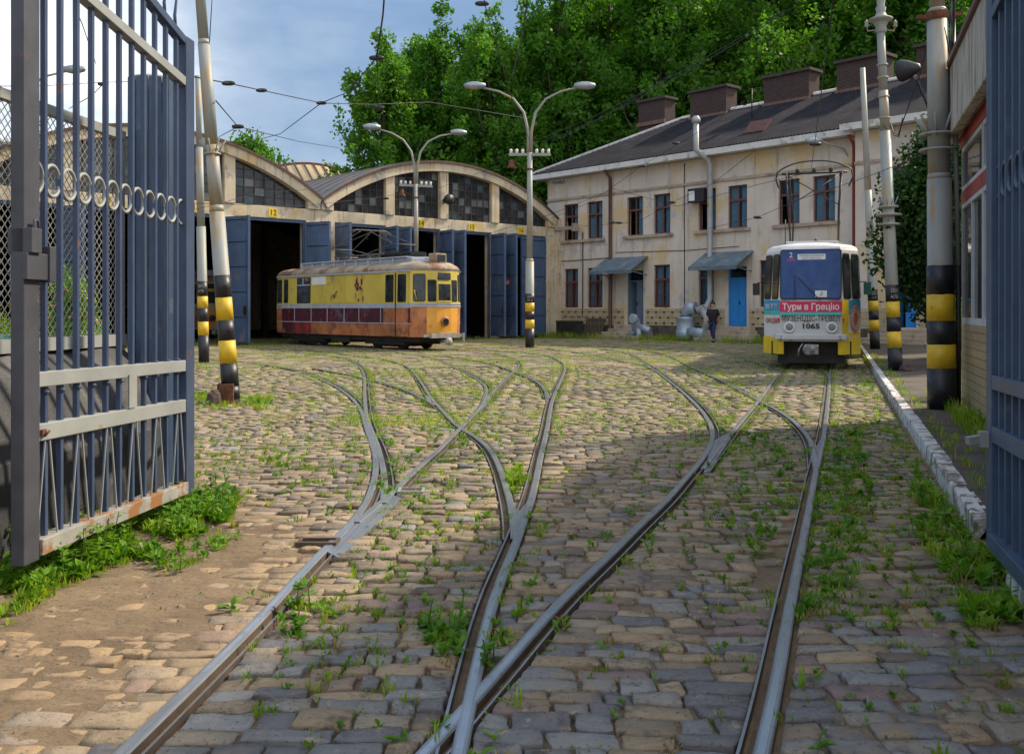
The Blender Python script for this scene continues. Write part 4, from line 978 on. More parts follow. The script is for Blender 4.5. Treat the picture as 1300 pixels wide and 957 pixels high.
def yellow_tram(name, label, loc, rotz):
    t = thing(name, label, 'tram', loc, rotz)
    Wd, wf, Lb = 1.07, .66, 10.35
    pl = [(-.50,Wd),(-.12,wf),(-.02,.30),(.0,0),(-.02,-.30),(-.12,-wf),(-.50,-Wd)]
    ol = [(p[0],p[1]) for p in pl][::-1]+[(p[0],p[1]) for p in pl]; ol = [(x,y) for x,y in pl[::-1]]+[(-Lb-x,y) for x,y in pl]
    n = len(ol); g0 = Wd*0
    def mf(i, j):
        front = j in (0,1,2,3,4,5)
        if i == 0: return 2 if not front or j in (0,5) else 3
        if i == 1: return 1 if not front else (2 if j in (0,5) else 3)
        if i == 2: return 4
        if i == 3: return 0
        return 5
    # orientation: side at y=-Wd is the last edge (rear right -> front right)
    body = loft(ol, [(.47,.985,.03),(.93,1,0),(1.50,1,0),(1.62,1,0),(2.72,.985,.03),(2.80,.99,.0),(2.92,.93,.07),(3.01,.78,.18),(3.06,.55,.35)], [M['ty'],M['tmaroon'],M['torange'],M['tfront'],M['tgrey'],M['troof']], 'body', t, mf, 5)
    sideA, sideB = (-Lb+.50,-Wd), (-.50,-Wd); sl_ = Lb-1.0
    S = lambda x: (x+Lb-.50)/sl_            # distance from the nose (negative) to side fraction
    for (a, b) in ((-.62,-1.84),):
        pass
    def win(s0, s1, z0, z1, p=sideA, q=sideB, r=.05, fr=True, til=.0):
        if fr: b = MB(); panel(b, p, q, s0, s1, z0, z1, .003, .012, 0, til, r); f_ = b.build('window', M['darkmetal'], t)
        b = MB(); e_ = .03/ (Vector(q)-Vector(p)).length; panel(b, p, q, s0+e_, s1-e_, z0+.03, z1-.03, .0125, .018, 0, til, max(0,r-.02)); b.build('pane', M['glass_dark'], f_)
        return f_
    k = (2.72-1.62); T = .0145
    # side: rear door, window, blinded windows, front double door
    for m_side in (0, 1):
        p, q = (sideA, sideB) if m_side == 0 else ((-.50,Wd),(-Lb+.50,Wd))
        F_ = (lambda s: s) if m_side == 0 else (lambda s: 1-s)
        def ww(a, b_, z0, z1, **kw):
            s0, s1 = sorted((F_(S(a)), F_(S(b_)))); return win(s0, s1, z0, z1, p, q, til=T, **kw)
        ww(-9.80,-9.42,1.68,2.62); ww(-9.26,-8.92,1.68,2.62)
        w_ = ww(-8.20,-7.15,1.66,2.66)
        b = MB(); s0, s1 = sorted((F_(S(-8.20)), F_(S(-7.15)))); panel(b, p, q, s0, s1, 2.34, 2.39, .018, .030); panel(b, p, q, (s0+s1)/2-.003, (s0+s1)/2+.003, 2.39, 2.64, .018, .030); b.build('window_bar', M['tgrey'], w_)
        b = MB(); s0, s1 = sorted((F_(S(-7.05)), F_(S(-6.0)))); panel(b, p, q, s0, s1, 2.36, 2.66, -.006, .010); b.build('white_blind', M['white'], t)
        b = MB(); s0, s1 = sorted((F_(S(-7.05)), F_(S(-6.0)))); panel(b, p, q, s0, s1, 1.66, 2.35, .003, .010, 0, T); s0, s1 = sorted((F_(S(-5.9)), F_(S(-4.65)))); panel(b, p, q, s0, s1, 1.66, 2.66, .003, .009, 0, T); s0, s1 = sorted((F_(S(-4.55)), F_(S(-3.85)))); panel(b, p, q, s0, s1, 1.66, 2.66, .003, .010, 0, T); b.build('window_cover', M['ty'], t)
        if m_side == 0 or True:
            d = MB(); s0, s1 = sorted((F_(S(-2.10)), F_(S(-.62)))); panel(d, p, q, s0, s1, .50, 1.50, .004, .016, 0); panel(d, p, q, s0, s1, 1.62, 2.70, .004, .016, 1, T); panel(d, p, q, s0, s1, 1.50, 1.62, .004, .016, 2)
            dd_ = d.build('door', [M['torange'], M['ty'], M['tgrey']], t)
            for a, b_ in ((-1.98,-1.48),(-1.24,-.74)):
                s0, s1 = sorted((F_(S(a)), F_(S(b_)))); g_ = MB(); panel(g_, p, q, s0, s1, 1.66, 2.62, .0165, .022, 0, T, .05); g_.build('pane', M['glass_dark'], dd_)
            s0, s1 = sorted((F_(S(-1.39)), F_(S(-1.33)))); g_ = MB(); panel(g_, p, q, s0, s1, .5, 2.66, .016, .026); g_.build('door_seal', M['darkmetal'], dd_)
            g_ = MB(); s0, s1 = sorted((F_(S(-9.80)), F_(S(-9.40)))); panel(g_, p, q, s0, s1, .52, 1.55, .004, .016, 0); g_.build('rear_door', M['wood'] if False else M['torange'], t)
        b = MB(); panel(b, p, q, 0, 1, .915, .945, .004, .020); panel(b, p, q, 0, 1, 1.46, 1.52, .004, .022)
        for x in (-8.4,-7.1,-5.9,-4.7,-3.7,-2.3): s0, s1 = sorted((F_(S(x)), F_(S(x+.035)))); panel(b, p, q, s0, s1, .95, 1.46, .004, .016)
        panel(b, p, q, 0, 1, 2.70, 2.76, .0, .03); b.build('body_trim', M['tgrey'], t)
    for (xa_, xb_, z0_, z1_, m__) in ((-9.35,-8.35,.50,.915,'tmaroon'),(-8.33,-7.1,.50,.915,'tred'),(-9.82,-9.40,.50,1.46,'torange'),(-3.6,-2.35,.95,1.46,'tmaroon')):
        b = MB(); panel(b, sideA, sideB, S(xa_), S(xb_), z0_, z1_, .003, .0135 if m__ != 'torange' else .018); b.build('side_sheet', M[m__], t)
    # oblique cab windows and front windows
    nose = [(ol[i], ol[i+1]) for i in range(6)]
    for i in (0, 5): win(.16, .92, 1.68, 2.62, nose[i][0], nose[i][1], r=.06, til=.02)
    for i in (1, 4): win(.08, .92, 1.68, 2.42, nose[i][0], nose[i][1], r=.04, til=.02)
    b = MB(); 
    for i in (2, 3): panel(b, nose[i][0], nose[i][1], 0, 1, 1.66, 2.36, .008, .026, 0, .02); 
    f_ = b.build('front_window', M['ty'], t); b = MB(); panel(b, nose[2][0], nose[2][1], .14, 1, 1.72, 2.28, .027, .032, 0, .02); panel(b, nose[3][0], nose[3][1], 0, .86, 1.72, 2.28, .027, .032, 0, .02); b.build('pane', M['glass_dark'], f_)
    b = MB(); panel(b, nose[2][0], nose[2][1], .10, 1, 2.42, 2.66, .0, .016, 0, .02); panel(b, nose[3][0], nose[3][1], 0, .90, 2.42, 2.66, .0, .016, 0, .02); b.build('route_window', M['glass_dark'], t)
    b = MB()
    for i in range(6): panel(b, nose[i][0], nose[i][1], 0, 1, 1.50, 1.545, .004, .022); panel(b, nose[i][0], nose[i][1], 0, 1, 1.585, 1.615, .004, .022)
    b.build('front_trim', M['tgrey'], t)
    b = MB(); b.lathe((0.0,0,1.0), [(.0,-.02),(.13,-.0),(.17,.03),(.17,.07),(.13,.08)], 20, 0, 'x'); h_ = b.build('headlight', M['torange'], t); b = MB(); b.lathe((0,0,1.0), [(0,.05),(.10,.055),(.12,.06),(.125,.085),(.10,.088)], 18, 0, 'x'); b.build('lamp_socket', M['darkmetal'], h_)
    b = MB(); b.box(-.10,.0,-.86,.86,.47,.56); b.box(-.06,.10,-.62,.62,.44,.60); b.tube([(-.2,0,.33),(.22,0,.33)], .06, 8); b.lathe((.22,0,.33), [(0,.0),(.14,0),(.14,.05),(0,.06)], 12, 0, 'x'); b.box(.02,.10,.75,.80,.3,.6); b.build('bumper', plain('grey_bumper', (.30,.28,.25), .7, 0, .3, 6), t)
    b = MB(); b.box(-.35,-.27,-.74,-.64,1.85,1.95); b.tube([(-.28,-.95,1.72),(-.22,-1.10,2.0),(-.2,-1.12,2.05)], .02, 5); b.build('mirror_arm', M['ty'], t)
    # roof: destination box, walkway, resistors, pantograph
    b = MB(); b.box(-.62,-.18,-.24,.24,3.0,3.34); o_ = b.build('destination_box', M['troof'], t, bevel=.04); b = MB(); b.box(-.179,-.165,-.17,.17,3.06,3.28); b.build('pane', M['glass_dark'], o_)
    b = MB(); b.box(-8.9,-1.15,-.55,.55,3.04,3.22); b.box(-8.7,-1.4,-.62,.62,3.221,3.27)
    for x in range(9): b.box(-8.6+x*.8,-8.54+x*.8,-.66,.66,3.02,3.20)
    b.build('roof_walkway', M['tgrey'], t, bevel=.02)
    b = MB(); b.box(-3.4,-1.5,-.35,.35,3.30,3.42); 
    for k_ in range(10): b.box(-3.35+k_*.18,-3.25+k_*.18,-.40,.40,3.28,3.46)
    b.build('resistor_box', M['darkmetal'], t)
    pg = MB()
    for s in (-.5,.5): pg.tube([(-6.3,s,3.42),(-3.0,s,3.42)], .03, 6)
    for x in (-6.2,-3.1): pg.tube([(x,-.55,3.42),(x,.55,3.42)], .035, 6)
    for s in (-.5,.5):
        pg.tube([(-5.0,s*.9,3.46),(-6.6,s,3.75),(-4.9,s*.5,4.35)], .02, 6); pg.tube([(-4.2,s*.9,3.46),(-2.4,s,3.75),(-4.3,s*.5,4.35)], .02, 6)
        for x in (-6.1,-5.3,-3.9,-3.2): pg.lathe((x,s,3.27), [(.06,0),(.08,.03),(.05,.06),(.08,.09),(.04,.15)], 8)
    pg.tube([(-6.6,-.5,3.75),(-6.6,.5,3.75)], .02, 6); pg.tube([(-2.4,-.5,3.75),(-2.4,.5,3.75)], .02, 6); pg.tube([(-6.6,-.5,3.75),(-4.9,.25,4.35)], .012, 5); pg.tube([(-2.4,-.5,3.75),(-4.3,.25,4.35)], .012, 5)
    pg.tube([(-4.75,-.85,4.25),(-4.7,-.65,4.38),(-4.7,.65,4.38),(-4.75,.85,4.25)], .025, 6); pg.tube([(-4.45,-.85,4.25),(-4.5,-.65,4.38),(-4.5,.65,4.38),(-4.45,.85,4.25)], .025, 6)
    pg.build('pantograph', M['oldiron'], t)
    # graffiti on the yellow side
    b = MB(); rr = random.Random(3)
    for k_ in range(14): x = -3.85+rr.uniform(-.15,.45); z = 1.7+rr.random()*.7; s0 = S(x); panel(b, sideA, sideB, s0, s0+rr.uniform(.004,.012), z, z+rr.uniform(.06,.22), .011, .013, rr.choice((0,0,1)), 0, .02)
    b.build('paint_flakes', [M['magenta'], M['tmaroon']], t)
    b = MB(); X0 = -5.6
    def stroke(pts): b.tube([(X0+x*.05, -Wd-.014+.0, 1.72+z*.05) for x, z in pts], .011, 5)
    for i, gl in enumerate(([(0,0),(0,4),(2,4)],[(3,1),(3,5),(5,5),(5,3),(3,3)],[(6,2),(6,6)],[(8,3),(8,7),(7,7),(10,7.6)])): stroke([(x*.9, z) for x, z in gl])
    b.build('black_scrawl', M['band_black'], t)
    b = MB(); b.box(-9.9,-.55,-.85,.85,.30,.50)
    for xc in (-7.9,-2.5): b.box(xc-1.25, xc+1.25, -.78, .78, .18, .46); b.box(xc-.5,xc+.5,-.66,.66,.10,.2)
    b.box(-5.9,-4.6,-.9,.9,.2,.46); b.build('underframe', M['frame_dark'], t); wheelset(t, (-8.7,-7.1,-3.3,-1.7))
    return t
cosr, sinr = .6605, -.7508
# nose of the yellow tram: its side passes the measured point A
A = Vector((-3.44, 33.7)); nose_pt = A+Vector((.6605,-.7508))*.50+Vector((.7508,.6605))*1.07
yt = yellow_tram('old_tram', 'derelict yellow and maroon tram with rusty roof parked in front of the depot', (nose_pt.x, nose_pt.y, 0), RZ)
for (k, lab) in ((-6.0, 'dim tram standing inside the depot behind the open door under number fifteen'), (-15.6, 'dim tram standing deep inside the depot behind the open door under number twelve')):
    c = copy_tree(yt); c['label'] = lab
    p = Vector((2.28,52.4))+Vector((.7508,.6605))*k+Vector((-.6605,.7508))*(3.0 if k > -10 else 7.5); c.location = (p.x, p.y, 0)
# ---- white tram
M['ad_white'] = worn('tram_white_paint', (.74,.74,.74), (.38,.38,.37), .58, .70, .4, 3, .06)
M['ad_grey'] = plain('tram_grey_front', (.50,.51,.52), .45, 0, .06, 4)
M['ad_blue'] = plain('ad_blue', (.03,.33,.62), .4, 0, .12, 3, 0)
M['ad_teal'] = plain('ad_teal', (.06,.50,.46), .4, 0, .12, 3, 0)
M['ad_yellow'] = plain('ad_yellow', (.80,.55,.02), .4, 0, .12, 3)
M['ad_cream'] = plain('ad_cream', (.66,.62,.50), .45, 0, .08, 3)
M['ad_red'] = plain('ad_crimson', (.62,.015,.10), .4, 0, .06, 4, 0)
M['ad_brown'] = plain('ad_terracotta', (.42,.12,.07), .5, 0, .2, 9, 0)
M['black'] = plain('black_rubber', (.012,.012,.013), .6, 0, .3, 6, 0)
M['lens'] = glass('lens_glass', (.18,.20,.21), .1)
hd = Vector((-.3129,-.9498)); f0 = P(1029, 430, 23.0)
wt = thing('city_tram', 'white tram with blue, red and yellow advertising livery standing on the right track', 'tram', (f0.x, f0.y, 0), atan2(hd.y, hd.x))
Wd, wf, Lb = 1.10, .69, 14.0
pl = [(-.80,Wd),(-.06,wf),(0,.35),(0,-.35),(-.06,-wf),(-.80,-Wd)]; ol = pl[::-1]+[(-Lb-x,y) for x,y in pl]
def mfw(i, j):
    cab = 0 <= j <= 4
    if i == 0: return 0 if not cab else 0
    if i == 1: return 2 if 1 <= j <= 3 else 0
    if i == 2: return 2 if 1 <= j <= 3 else (4 if j == 4 else 5 if j == 0 else 0)
    return 0
loft(ol, [(.66,.985,.02),(.80,1,0),(1.38,1,0),(1.62,1,0),(2.78,.955,.12),(2.86,.93,.16),(2.93,.82,.26),(2.97,.5,.5)], [M['ad_white'],M['ad_cream'],M['ad_grey'],M['ad_yellow'],M['ad_blue'],M['ad_blue']], 'body', wt, mfw, 5)
N_ = [(ol[i], ol[i+1]) for i in range(5)]     # 0: right cheek (seen left-to-right mirrored), 2: flat front, 4: left cheek
# in the picture the tram's right cheek (y<0) is on the left of the image
rightc, leftc = N_[0], N_[4]
def wp(p, q, s0, s1, z0, z1, m, name, parent=wt, o0=.004, o1=.012, tilt=.0, r=0):
    b = MB(); panel(b, p, q, s0, s1, z0, z1, o0, o1, 0, tilt, r); return b.build(name, m, parent)
# windscreen across the three front facets
TL = .105
b = MB(); F0, F1 = (-.035,-.685), (-.035,.685)
panel(b, F0, F1, .0, 1.0, 1.63, 2.80, .045, .055, 0, TL, .07); ws = b.build('windscreen', M['black'], wt)
b = MB(); panel(b, F0, F1, .02, .98, 1.66, 2.77, .0555, .062, 0, TL, .06); b.build('pane', M['glass_blue'], ws)
inn = MB(); inn.box(-1.4,-1.35,-.9,.9,1.0,2.6); inn.build('cab_partition', plain('cab_blue', (.03,.06,.16), .7), wt)
def on_front(x, z, o_=.066): return (-.035+o_-TL*(z-1.63), x, z)
for (x, z, w_, h_, m, nm) in ((.02,2.62,.62,.13,'white','route_board'),(.23,1.76,.26,.15,'white','route_card'),):
    b = MB(); c_ = on_front(-x if False else x, z)
    b.obox(c_, (0,w_/2,0), (-TL*h_/2,0,h_/2), (.003,0,0)); ob = b.build(nm, M[m], wt)
# picture left = tram right (y<0 ... since forward faces the viewer, +y is picture right)
YY = (0,1,0); UP = (-TL,0,1)
text('lettering', '2', .17, M['white'], wt, on_front(-.44,2.66), YY, UP)
b = MB(); b.obox(on_front(-.44,2.555), (0,.085,0), (0,0,.018), (.002,0,0)); b.build('route_stripe', M['ad_red'], wt)
bl = plain('blue_lettering', (.05,.12,.35), .6, 0, .1, 5, 0)
text('lettering', 'ЗАЛІЗНИЧНИЙ ВОКЗАЛ', .045, bl, wt, on_front(.02,2.645,.071), YY, UP, width=.54)
text('lettering', 'вул. Пасічна', .04, bl, wt, on_front(.02,2.59,.071), YY, UP, width=.40)
text('lettering', '2', .12, M['black'], wt, on_front(.23,1.76,.071), YY, UP, shear=.3)
b = MB()
for (y0_, z0_, y1_, z1_) in ((-.35,1.60,-.35,2.2),(.22,1.60,-.28,2.15)): b.bar(on_front(y0_,z0_,.085), on_front(y1_,z1_,.075), .016, .016, up=(1,0,0))
b.build('wiper', M['black'], wt)
wp((-.0,-.69),(-.0,.69), .0, 1.0, 1.34, 1.585, M['ad_red'], 'advert_banner', o0=.001, o1=.014)
wp((-.0,-.69),(-.0,.69), .0, 1.0, 1.27, 1.339, M['ad_teal'], 'advert_stripe', o0=.001, o1=.011)
text('lettering', 'Тури в Грецію', .20, M['white'], wt, (.020,0,1.455), YY, (0,0,1), width=1.26, bold=.004)
text('lettering', 'МУЗЕНІДІС-ТРЕВЕЛ', .19, M['black'], wt, (.018,0,1.19), YY, (0,0,1), width=1.28)
text('lettering', '1065', .155, M['black'], wt, (.012,0,1.01), YY, (0,0,1), width=.37, bold=.004)
for s in (-1, 1):
    b = MB(); b.lathe((.0,s*.47,.99), [(.0,-.02),(.125,-.0),(.125,.03),(.10,.045),(.085,.03)], 22, 0, 'x'); h_ = b.build('headlight', M['ad_white'], wt); b = MB(); b.lathe((0,s*.47,.99), [(.088,.03),(.05,.040),(0,.044)], 18, 0, 'x'); b.build('lens', M['lens'], h_)
    b = MB(); b.box(-.14,-.06,s*.70-.04,s*.70+.04,1.10,1.20); b.build('indicator', M['red'], wt)
b = MB(); b.box(-.05,.10,-.64,.64,.70,.83); b.obox((-.02,.72,.765),(.06,-.03,0),(.03,.09,0),(0,0,.065)); b.obox((-.02,-.72,.765),(.06,.03,0),(-.03,.09,0),(0,0,.065)); b.build('bumper', M['ad_grey'], wt, bevel=.02)
for p, q, cols_ in ((rightc[0], rightc[1], 0), (leftc[0], leftc[1], 1)):
    # cheek windows
    for a, b_ in ((.04,.44),(.52,.90)) if cols_ == 0 else ((.10,.48),(.56,.96)):
        f_ = wp(p, q, a, b_, 1.64, 2.70, M['black'], 'window', o0=.002, o1=.010, tilt=.045, r=.05); wp(p, q, a+.03, b_-.03, 1.67, 2.67, M['glass_dark'], 'pane', f_, .0105, .015, .045, .04)
    wp(p, q, 0, 1, .36, .76, M['ad_yellow'], 'skirt', o0=-.10, o1=.012)
# left-of-picture cheek: phone number on blue, faded text below
def cheek(p, q, fr, z, o_=.016):
    p, q = Vector((*p,0)), Vector((*q,0)); d = (q-p); nn = Vector((d.y,-d.x,0)).normalized(); v = p+d*fr+nn*o_; return (v.x, v.y, z), d.normalized()
o_, dx = cheek(*rightc, .5, 1.47); text('lettering', '245 77 77', .17, M['white'], wt, o_, dx, (0,0,1), width=.62)
wp(*rightc, 0, 1, 1.28, 1.38, M['ad_teal'], 'advert_stripe', o1=.008)
o_, dx = cheek(*rightc, .5, 1.13); text('lettering', 'ГРЕЦІЯ', .16, M['ad_brown'], wt, o_, dx, (0,0,1), width=.6)
wp(*leftc, .0, .34, .80, 1.62, M['ad_yellow'], 'advert_patch', o1=.008)
wp(*leftc, .0, .99, .78, .86, M['ad_yellow'], 'advert_patch', o1=.0075)
wp(*leftc, .34, .99, 1.28, 1.40, M['ad_teal'], 'advert_stripe', o1=.008)
b = MB(); p_, q_ = leftc; b_pts = []
panel(b, p_, q_, .46, .96, .86, 1.52, .009, .014, 0, 0, .0); b2 = MB()
pc, dx = cheek(*leftc, .70, 1.18, .013); dxv = Vector(dx)
ell = MB(); vs = [Vector(pc)+dxv*(.24*cos(a*pi/14))+Vector((0,0,.34*sin(a*pi/14))) for a in range(28)]; nn = Vector((dxv.y,-dxv.x,0)); ell.add(vs+[v+nn*.006 for v in vs], [tuple(range(28,56))]+[(i,(i+1) % 28,28+(i+1) % 28,28+i) for i in range(28)])
em = ell.build('ancient_disc_emblem', M['ad_brown'], wt)
rg = MB()
for rr_, k_ in ((.9,0),(.72,0),(.5,0)):
    rg.tube([Vector(pc)+nn*.008+dxv*(.24*rr_*cos(a*pi/12))+Vector((0,0,.34*rr_*sin(a*pi/12))) for a in range(25)], .007, 4)
for a in range(16): c_, s_ = cos(a*pi/8), sin(a*pi/8); rg.bar(Vector(pc)+nn*.008+dxv*.24*.55*c_+Vector((0,0,.34*.55*s_)), Vector(pc)+nn*.008+dxv*.24*.68*c_+Vector((0,0,.34*.68*s_)), .012, .006)
rg.build('emblem_rings', M['ad_cream'], em)
# tram side seen from beside: windows, stripe
for s in (-1, 1):
    p, q = ((-Lb+.8,-Wd),(-.8,-Wd)) if s < 0 else ((-.8,Wd),(-Lb+.8,Wd))
    for k in range(8): f_ = wp(p, q, .015+k*.123, .125+k*.123, 1.66, 2.66, M['black'], 'window', o0=.0, o1=.012, tilt=.045, r=.06); wp(p, q, .019+k*.123, .121+k*.123, 1.70, 2.62, M['glass_dark'], 'pane', f_, .0125, .017, .045, .05)
    wp(p, q, 0, 1, 1.30, 1.60, M['ad_blue'], 'advert_stripe', o1=.008); wp(p, q, 0, 1, .36, .70, M['ad_yellow'], 'skirt', o0=-.06, o1=.010)
# mirrors
for s in (-1, 1):
    b = MB(); b.tube([(-.45,s*.93,2.02),(-.28,s*1.15,2.04),(-.25,s*1.22,2.03)], .012, 6); b.obox((-.24,s*1.24,1.88),(.02,0,0),(0,.08,0),(0,0,.14)); b.build('mirror', M['black'] if s < 0 else plain('green_mirror', (.01,.10,.07), .4), wt)
b = MB(); b.tube([(-.3,0,.48),(.22,0,.48)], .07, 8); b.box(.16,.34,-.12,.18,.38,.60); b.lathe((.34,-.03,.49), [(0,0),(.12,.0),(.13,.06),(.06,.09),(0,.09)], 14, 0, 'x'); b.tube([(.30,-.16,.62),(.36,-.24,.5),(.33,-.26,.34)], .018, 6); b.build('coupler', worn('coupler_iron', (.16,.16,.16), (.40,.40,.40), .5, .58, .5, 9, .3), wt)
b = MB(); b.box(-13.6,-.35,-.9,.9,.34,.66)
for xc in (-10.6,-3.2): b.box(xc-1.3, xc+1.3, -.74, .74, .16, .46)
b.box(-.42,-.36,-.75,.75,.14,.6); b.build('underframe', M['frame_dark'], wt); wheelset(wt, (-11.5,-9.7,-4.1,-2.3))
# roof gear and raised pantograph
b = MB(); b.box(-4.2,-.75,-.62,.62,2.96,3.03); b.box(-9.2,-5.2,-.55,.55,2.96,3.25); b.build('roof_box', M['ad_grey'], wt, bevel=.02)
b = MB(); b.tube([(-.75,-.60,2.96),(-.75,-.60,3.55)], .012, 5); b.lathe((-1.0,.1,2.97), [(.05,0),(.05,.1),(.0,.14)], 10); b.build('aerial', M['darkmetal'], wt)
pg = MB(); X = -3.3
for s in (-1, 1):
    pg.tube([(X-.3,s*.60,3.05),(X+.75,s*.62,4.05),(X+.0,s*.70,5.0)], .028, 6); pg.tube([(X-1.2,s*.60,3.05),(X-1.9,s*.60,4.0),(X-.3,s*.66,5.0)], .022, 6)
    pg.lathe((X-.3,s*.60,2.97), [(.07,0),(.09,.03),(.06,.06),(.09,.09),(.05,.13)], 8); pg.lathe((X-1.2,s*.60,2.97), [(.07,0),(.09,.03),(.06,.06),(.09,.09),(.05,.13)], 8)
pg.tube([(X-.3,-.7,3.12),(X-.3,.7,3.12)], .03, 6); pg.tube([(X-1.2,-.7,3.12),(X-1.2,.7,3.12)], .03, 6)
pg.tube([(X+.75,-.62,4.05),(X,.70,4.95)], .014, 5); pg.tube([(X+.75,.62,4.05),(X,-.70,4.95)], .014, 5)
pg.tube([(X,-.82,4.98),(X,.82,4.98)], .03, 6)
for s in (-.42,.0,.42): pg.lathe((X,s,4.98), [(.03,0),(.06,.05),(.04,.12)], 8)
n_ = 20; horn = []
for i in range(n_+1):
    y_ = -.93+1.86*i/n_; u = abs(y_)/.93; horn.append((X, y_*(1.0), 5.30-.16*u**3.0-.10*u*u))
horn = [(X,-.90,4.62),(X,-.97,4.85)]+horn+[(X,.97,4.85),(X,.86,4.60)]
pg.tube(horn, .020, 6); pg.build('pantograph', M['darkmetal'], wt)
# ------------------------------------------------------------------ gates
def gate(name, label, loc, rotz, W, mats, hinge_far=True, flip=1, top_in=0.0):
    """local x runs from the near (lock) post to the far post; height about 2.9 m"""
    t = thing(name, label, 'gate', loc, rotz)
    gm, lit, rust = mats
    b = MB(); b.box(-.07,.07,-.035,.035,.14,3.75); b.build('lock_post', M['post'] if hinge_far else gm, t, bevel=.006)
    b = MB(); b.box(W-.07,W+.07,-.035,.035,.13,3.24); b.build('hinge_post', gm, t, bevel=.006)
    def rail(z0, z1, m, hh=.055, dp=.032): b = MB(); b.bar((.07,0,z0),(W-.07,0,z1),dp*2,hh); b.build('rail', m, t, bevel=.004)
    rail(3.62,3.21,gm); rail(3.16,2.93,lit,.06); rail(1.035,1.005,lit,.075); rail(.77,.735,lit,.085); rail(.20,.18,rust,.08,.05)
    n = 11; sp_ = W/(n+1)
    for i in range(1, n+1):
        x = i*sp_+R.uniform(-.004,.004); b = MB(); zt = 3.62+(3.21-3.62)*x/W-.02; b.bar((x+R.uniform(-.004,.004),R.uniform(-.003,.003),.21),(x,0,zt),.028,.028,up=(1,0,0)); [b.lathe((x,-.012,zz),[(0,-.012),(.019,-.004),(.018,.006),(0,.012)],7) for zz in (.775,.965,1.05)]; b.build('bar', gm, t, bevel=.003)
        b = MB(); lx = x+sp_*.0; sg = 1 if i % 2 else -1
        b.tube([(lx,.0,zt),(lx-.02,.0,zt+.12),(lx+.01,.0,zt+.25),(lx,.0,zt+.36)], [.010,.012,.008,.002], 6); b.build('finial', gm, t)
    for i in range(0, n+1):
        cx = (i+.5)*sp_; b = MB(); r_ = sp_*.46
        pts = [(cx+r_*cos(a*pi/12), 0, 2.045+r_*1.08*sin(a*pi/12)) for a in range(25)]; b.tube(pts, .011, 6, cap=False); b.build('ring', M['gate_lit'] if lit is M['gate_lit'] else gm, t)
    b = MB()
    for i in range(1, n+1, 2):
        x = i*sp_; b.bar((x-.02,-.02,.735),(x-sp_*.62,-.02,.20),.008,.008,up=(0,1,0)); b.bar((x+.02,-.02,.735),(x+sp_*.62,-.02,.20),.008,.008,up=(0,1,0))
    b.build('brace_rods', lit, t)
    return t
a, b_ = Vector((-2.39,4.89,0)), Vector((-2.235,6.82,0)); d = b_-a
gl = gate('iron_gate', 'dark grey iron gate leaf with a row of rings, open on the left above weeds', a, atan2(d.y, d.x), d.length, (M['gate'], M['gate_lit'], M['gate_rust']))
b = MB(); b.box(-.085,.14,-.06,-.034,1.53,1.66); b.box(-.07,.02,-.075,.05,1.66,1.78); b.box(.10,.16,-.07,.0,1.52,1.70); b.tube([(-.03,-.06,1.78),(-.02,-.06,1.82),(.01,-.06,1.82),(.015,-.06,1.78)], .008, 6); b.build('latch', M['post'], gl, bevel=.004)
b = MB(); b.box(.075,.115,-.045,-.02,.755,.785); b.tube([(.09,-.045,.75),(.10,-.06,.77),(.13,-.05,.775)], .006, 5); b.build('lock', M['rust'], gl)
b = MB()
for z in (.55,1.9,2.75): b.tube([(d.length+.07,.02,z),(d.length+.34,.14,z)], .022, 8)
b.build('hinge', M['gate'], gl)
b = MB(); b.box(1.02,1.12,-.04,-.036,.80,1.0); b.build('plate', M['gate_lit'], gl)
M['gate_blue'] = worn('blue_gate_iron', (.055,.095,.175), (.10,.14,.2), .6, .7, .42, 6, .2)
c = Vector((2.55,5.25,0)); e_ = c-Vector((.275,.9614,0))*1.95; d2 = c-e_
gr_ = gate('iron_gate', 'blue iron gate leaf open on the right beside the whitewashed kerb', e_, atan2(d2.y, d2.x), d2.length, (M['gate_blue'], M['gate_blue'], M['gate_blue']), False)
b = MB(); b.box(1.92,1.99,.036,.08,.66,.74); b.bar((1.95,.08,.70),(1.93,.14,.69),.05,.04); b.build('hinge', M['gate_lit'], gr_)
# gate pillar: concrete with blue sheet on the front
gp = thing('gate_pillar', 'tall concrete gate pillar faced with blue sheet metal behind the left gate', 'pillar', (-2.63,7.32,0), 0)
b = MB(); b.lathe((0,0,0), [(.185,0),(.182,3.02),(.16,3.08),(.02,3.1)], 20); b.build('shaft', plain('pillar_concrete', (.30,.30,.30), .9, 0, .25, 5, .4), gp)
b = MB()
for k in range(10):
    a0, a1 = radians(225+k*13.5), radians(225+(k+1)*13.5-2); r0, r1 = .190, .200
    b.add([(r0*cos(a0),r0*sin(a0),0),(r1*cos(a0),r1*sin(a0),0),(r1*cos(a1),r1*sin(a1),0),(r0*cos(a1),r0*sin(a1),0),(r0*cos(a0),r0*sin(a0),3.06),(r1*cos(a0),r1*sin(a0),3.06),(r1*cos(a1),r1*sin(a1),3.06),(r0*cos(a1),r0*sin(a1),3.06)], [(0,1,5,4),(1,2,6,5),(2,3,7,6),(3,0,4,7),(4,5,6,7)])
b.build('sheet_cladding', M['gate'] if False else worn('blue_sheet', (.055,.10,.18), (.11,.15,.21), .55, .65, .5, 4, .2), gp)
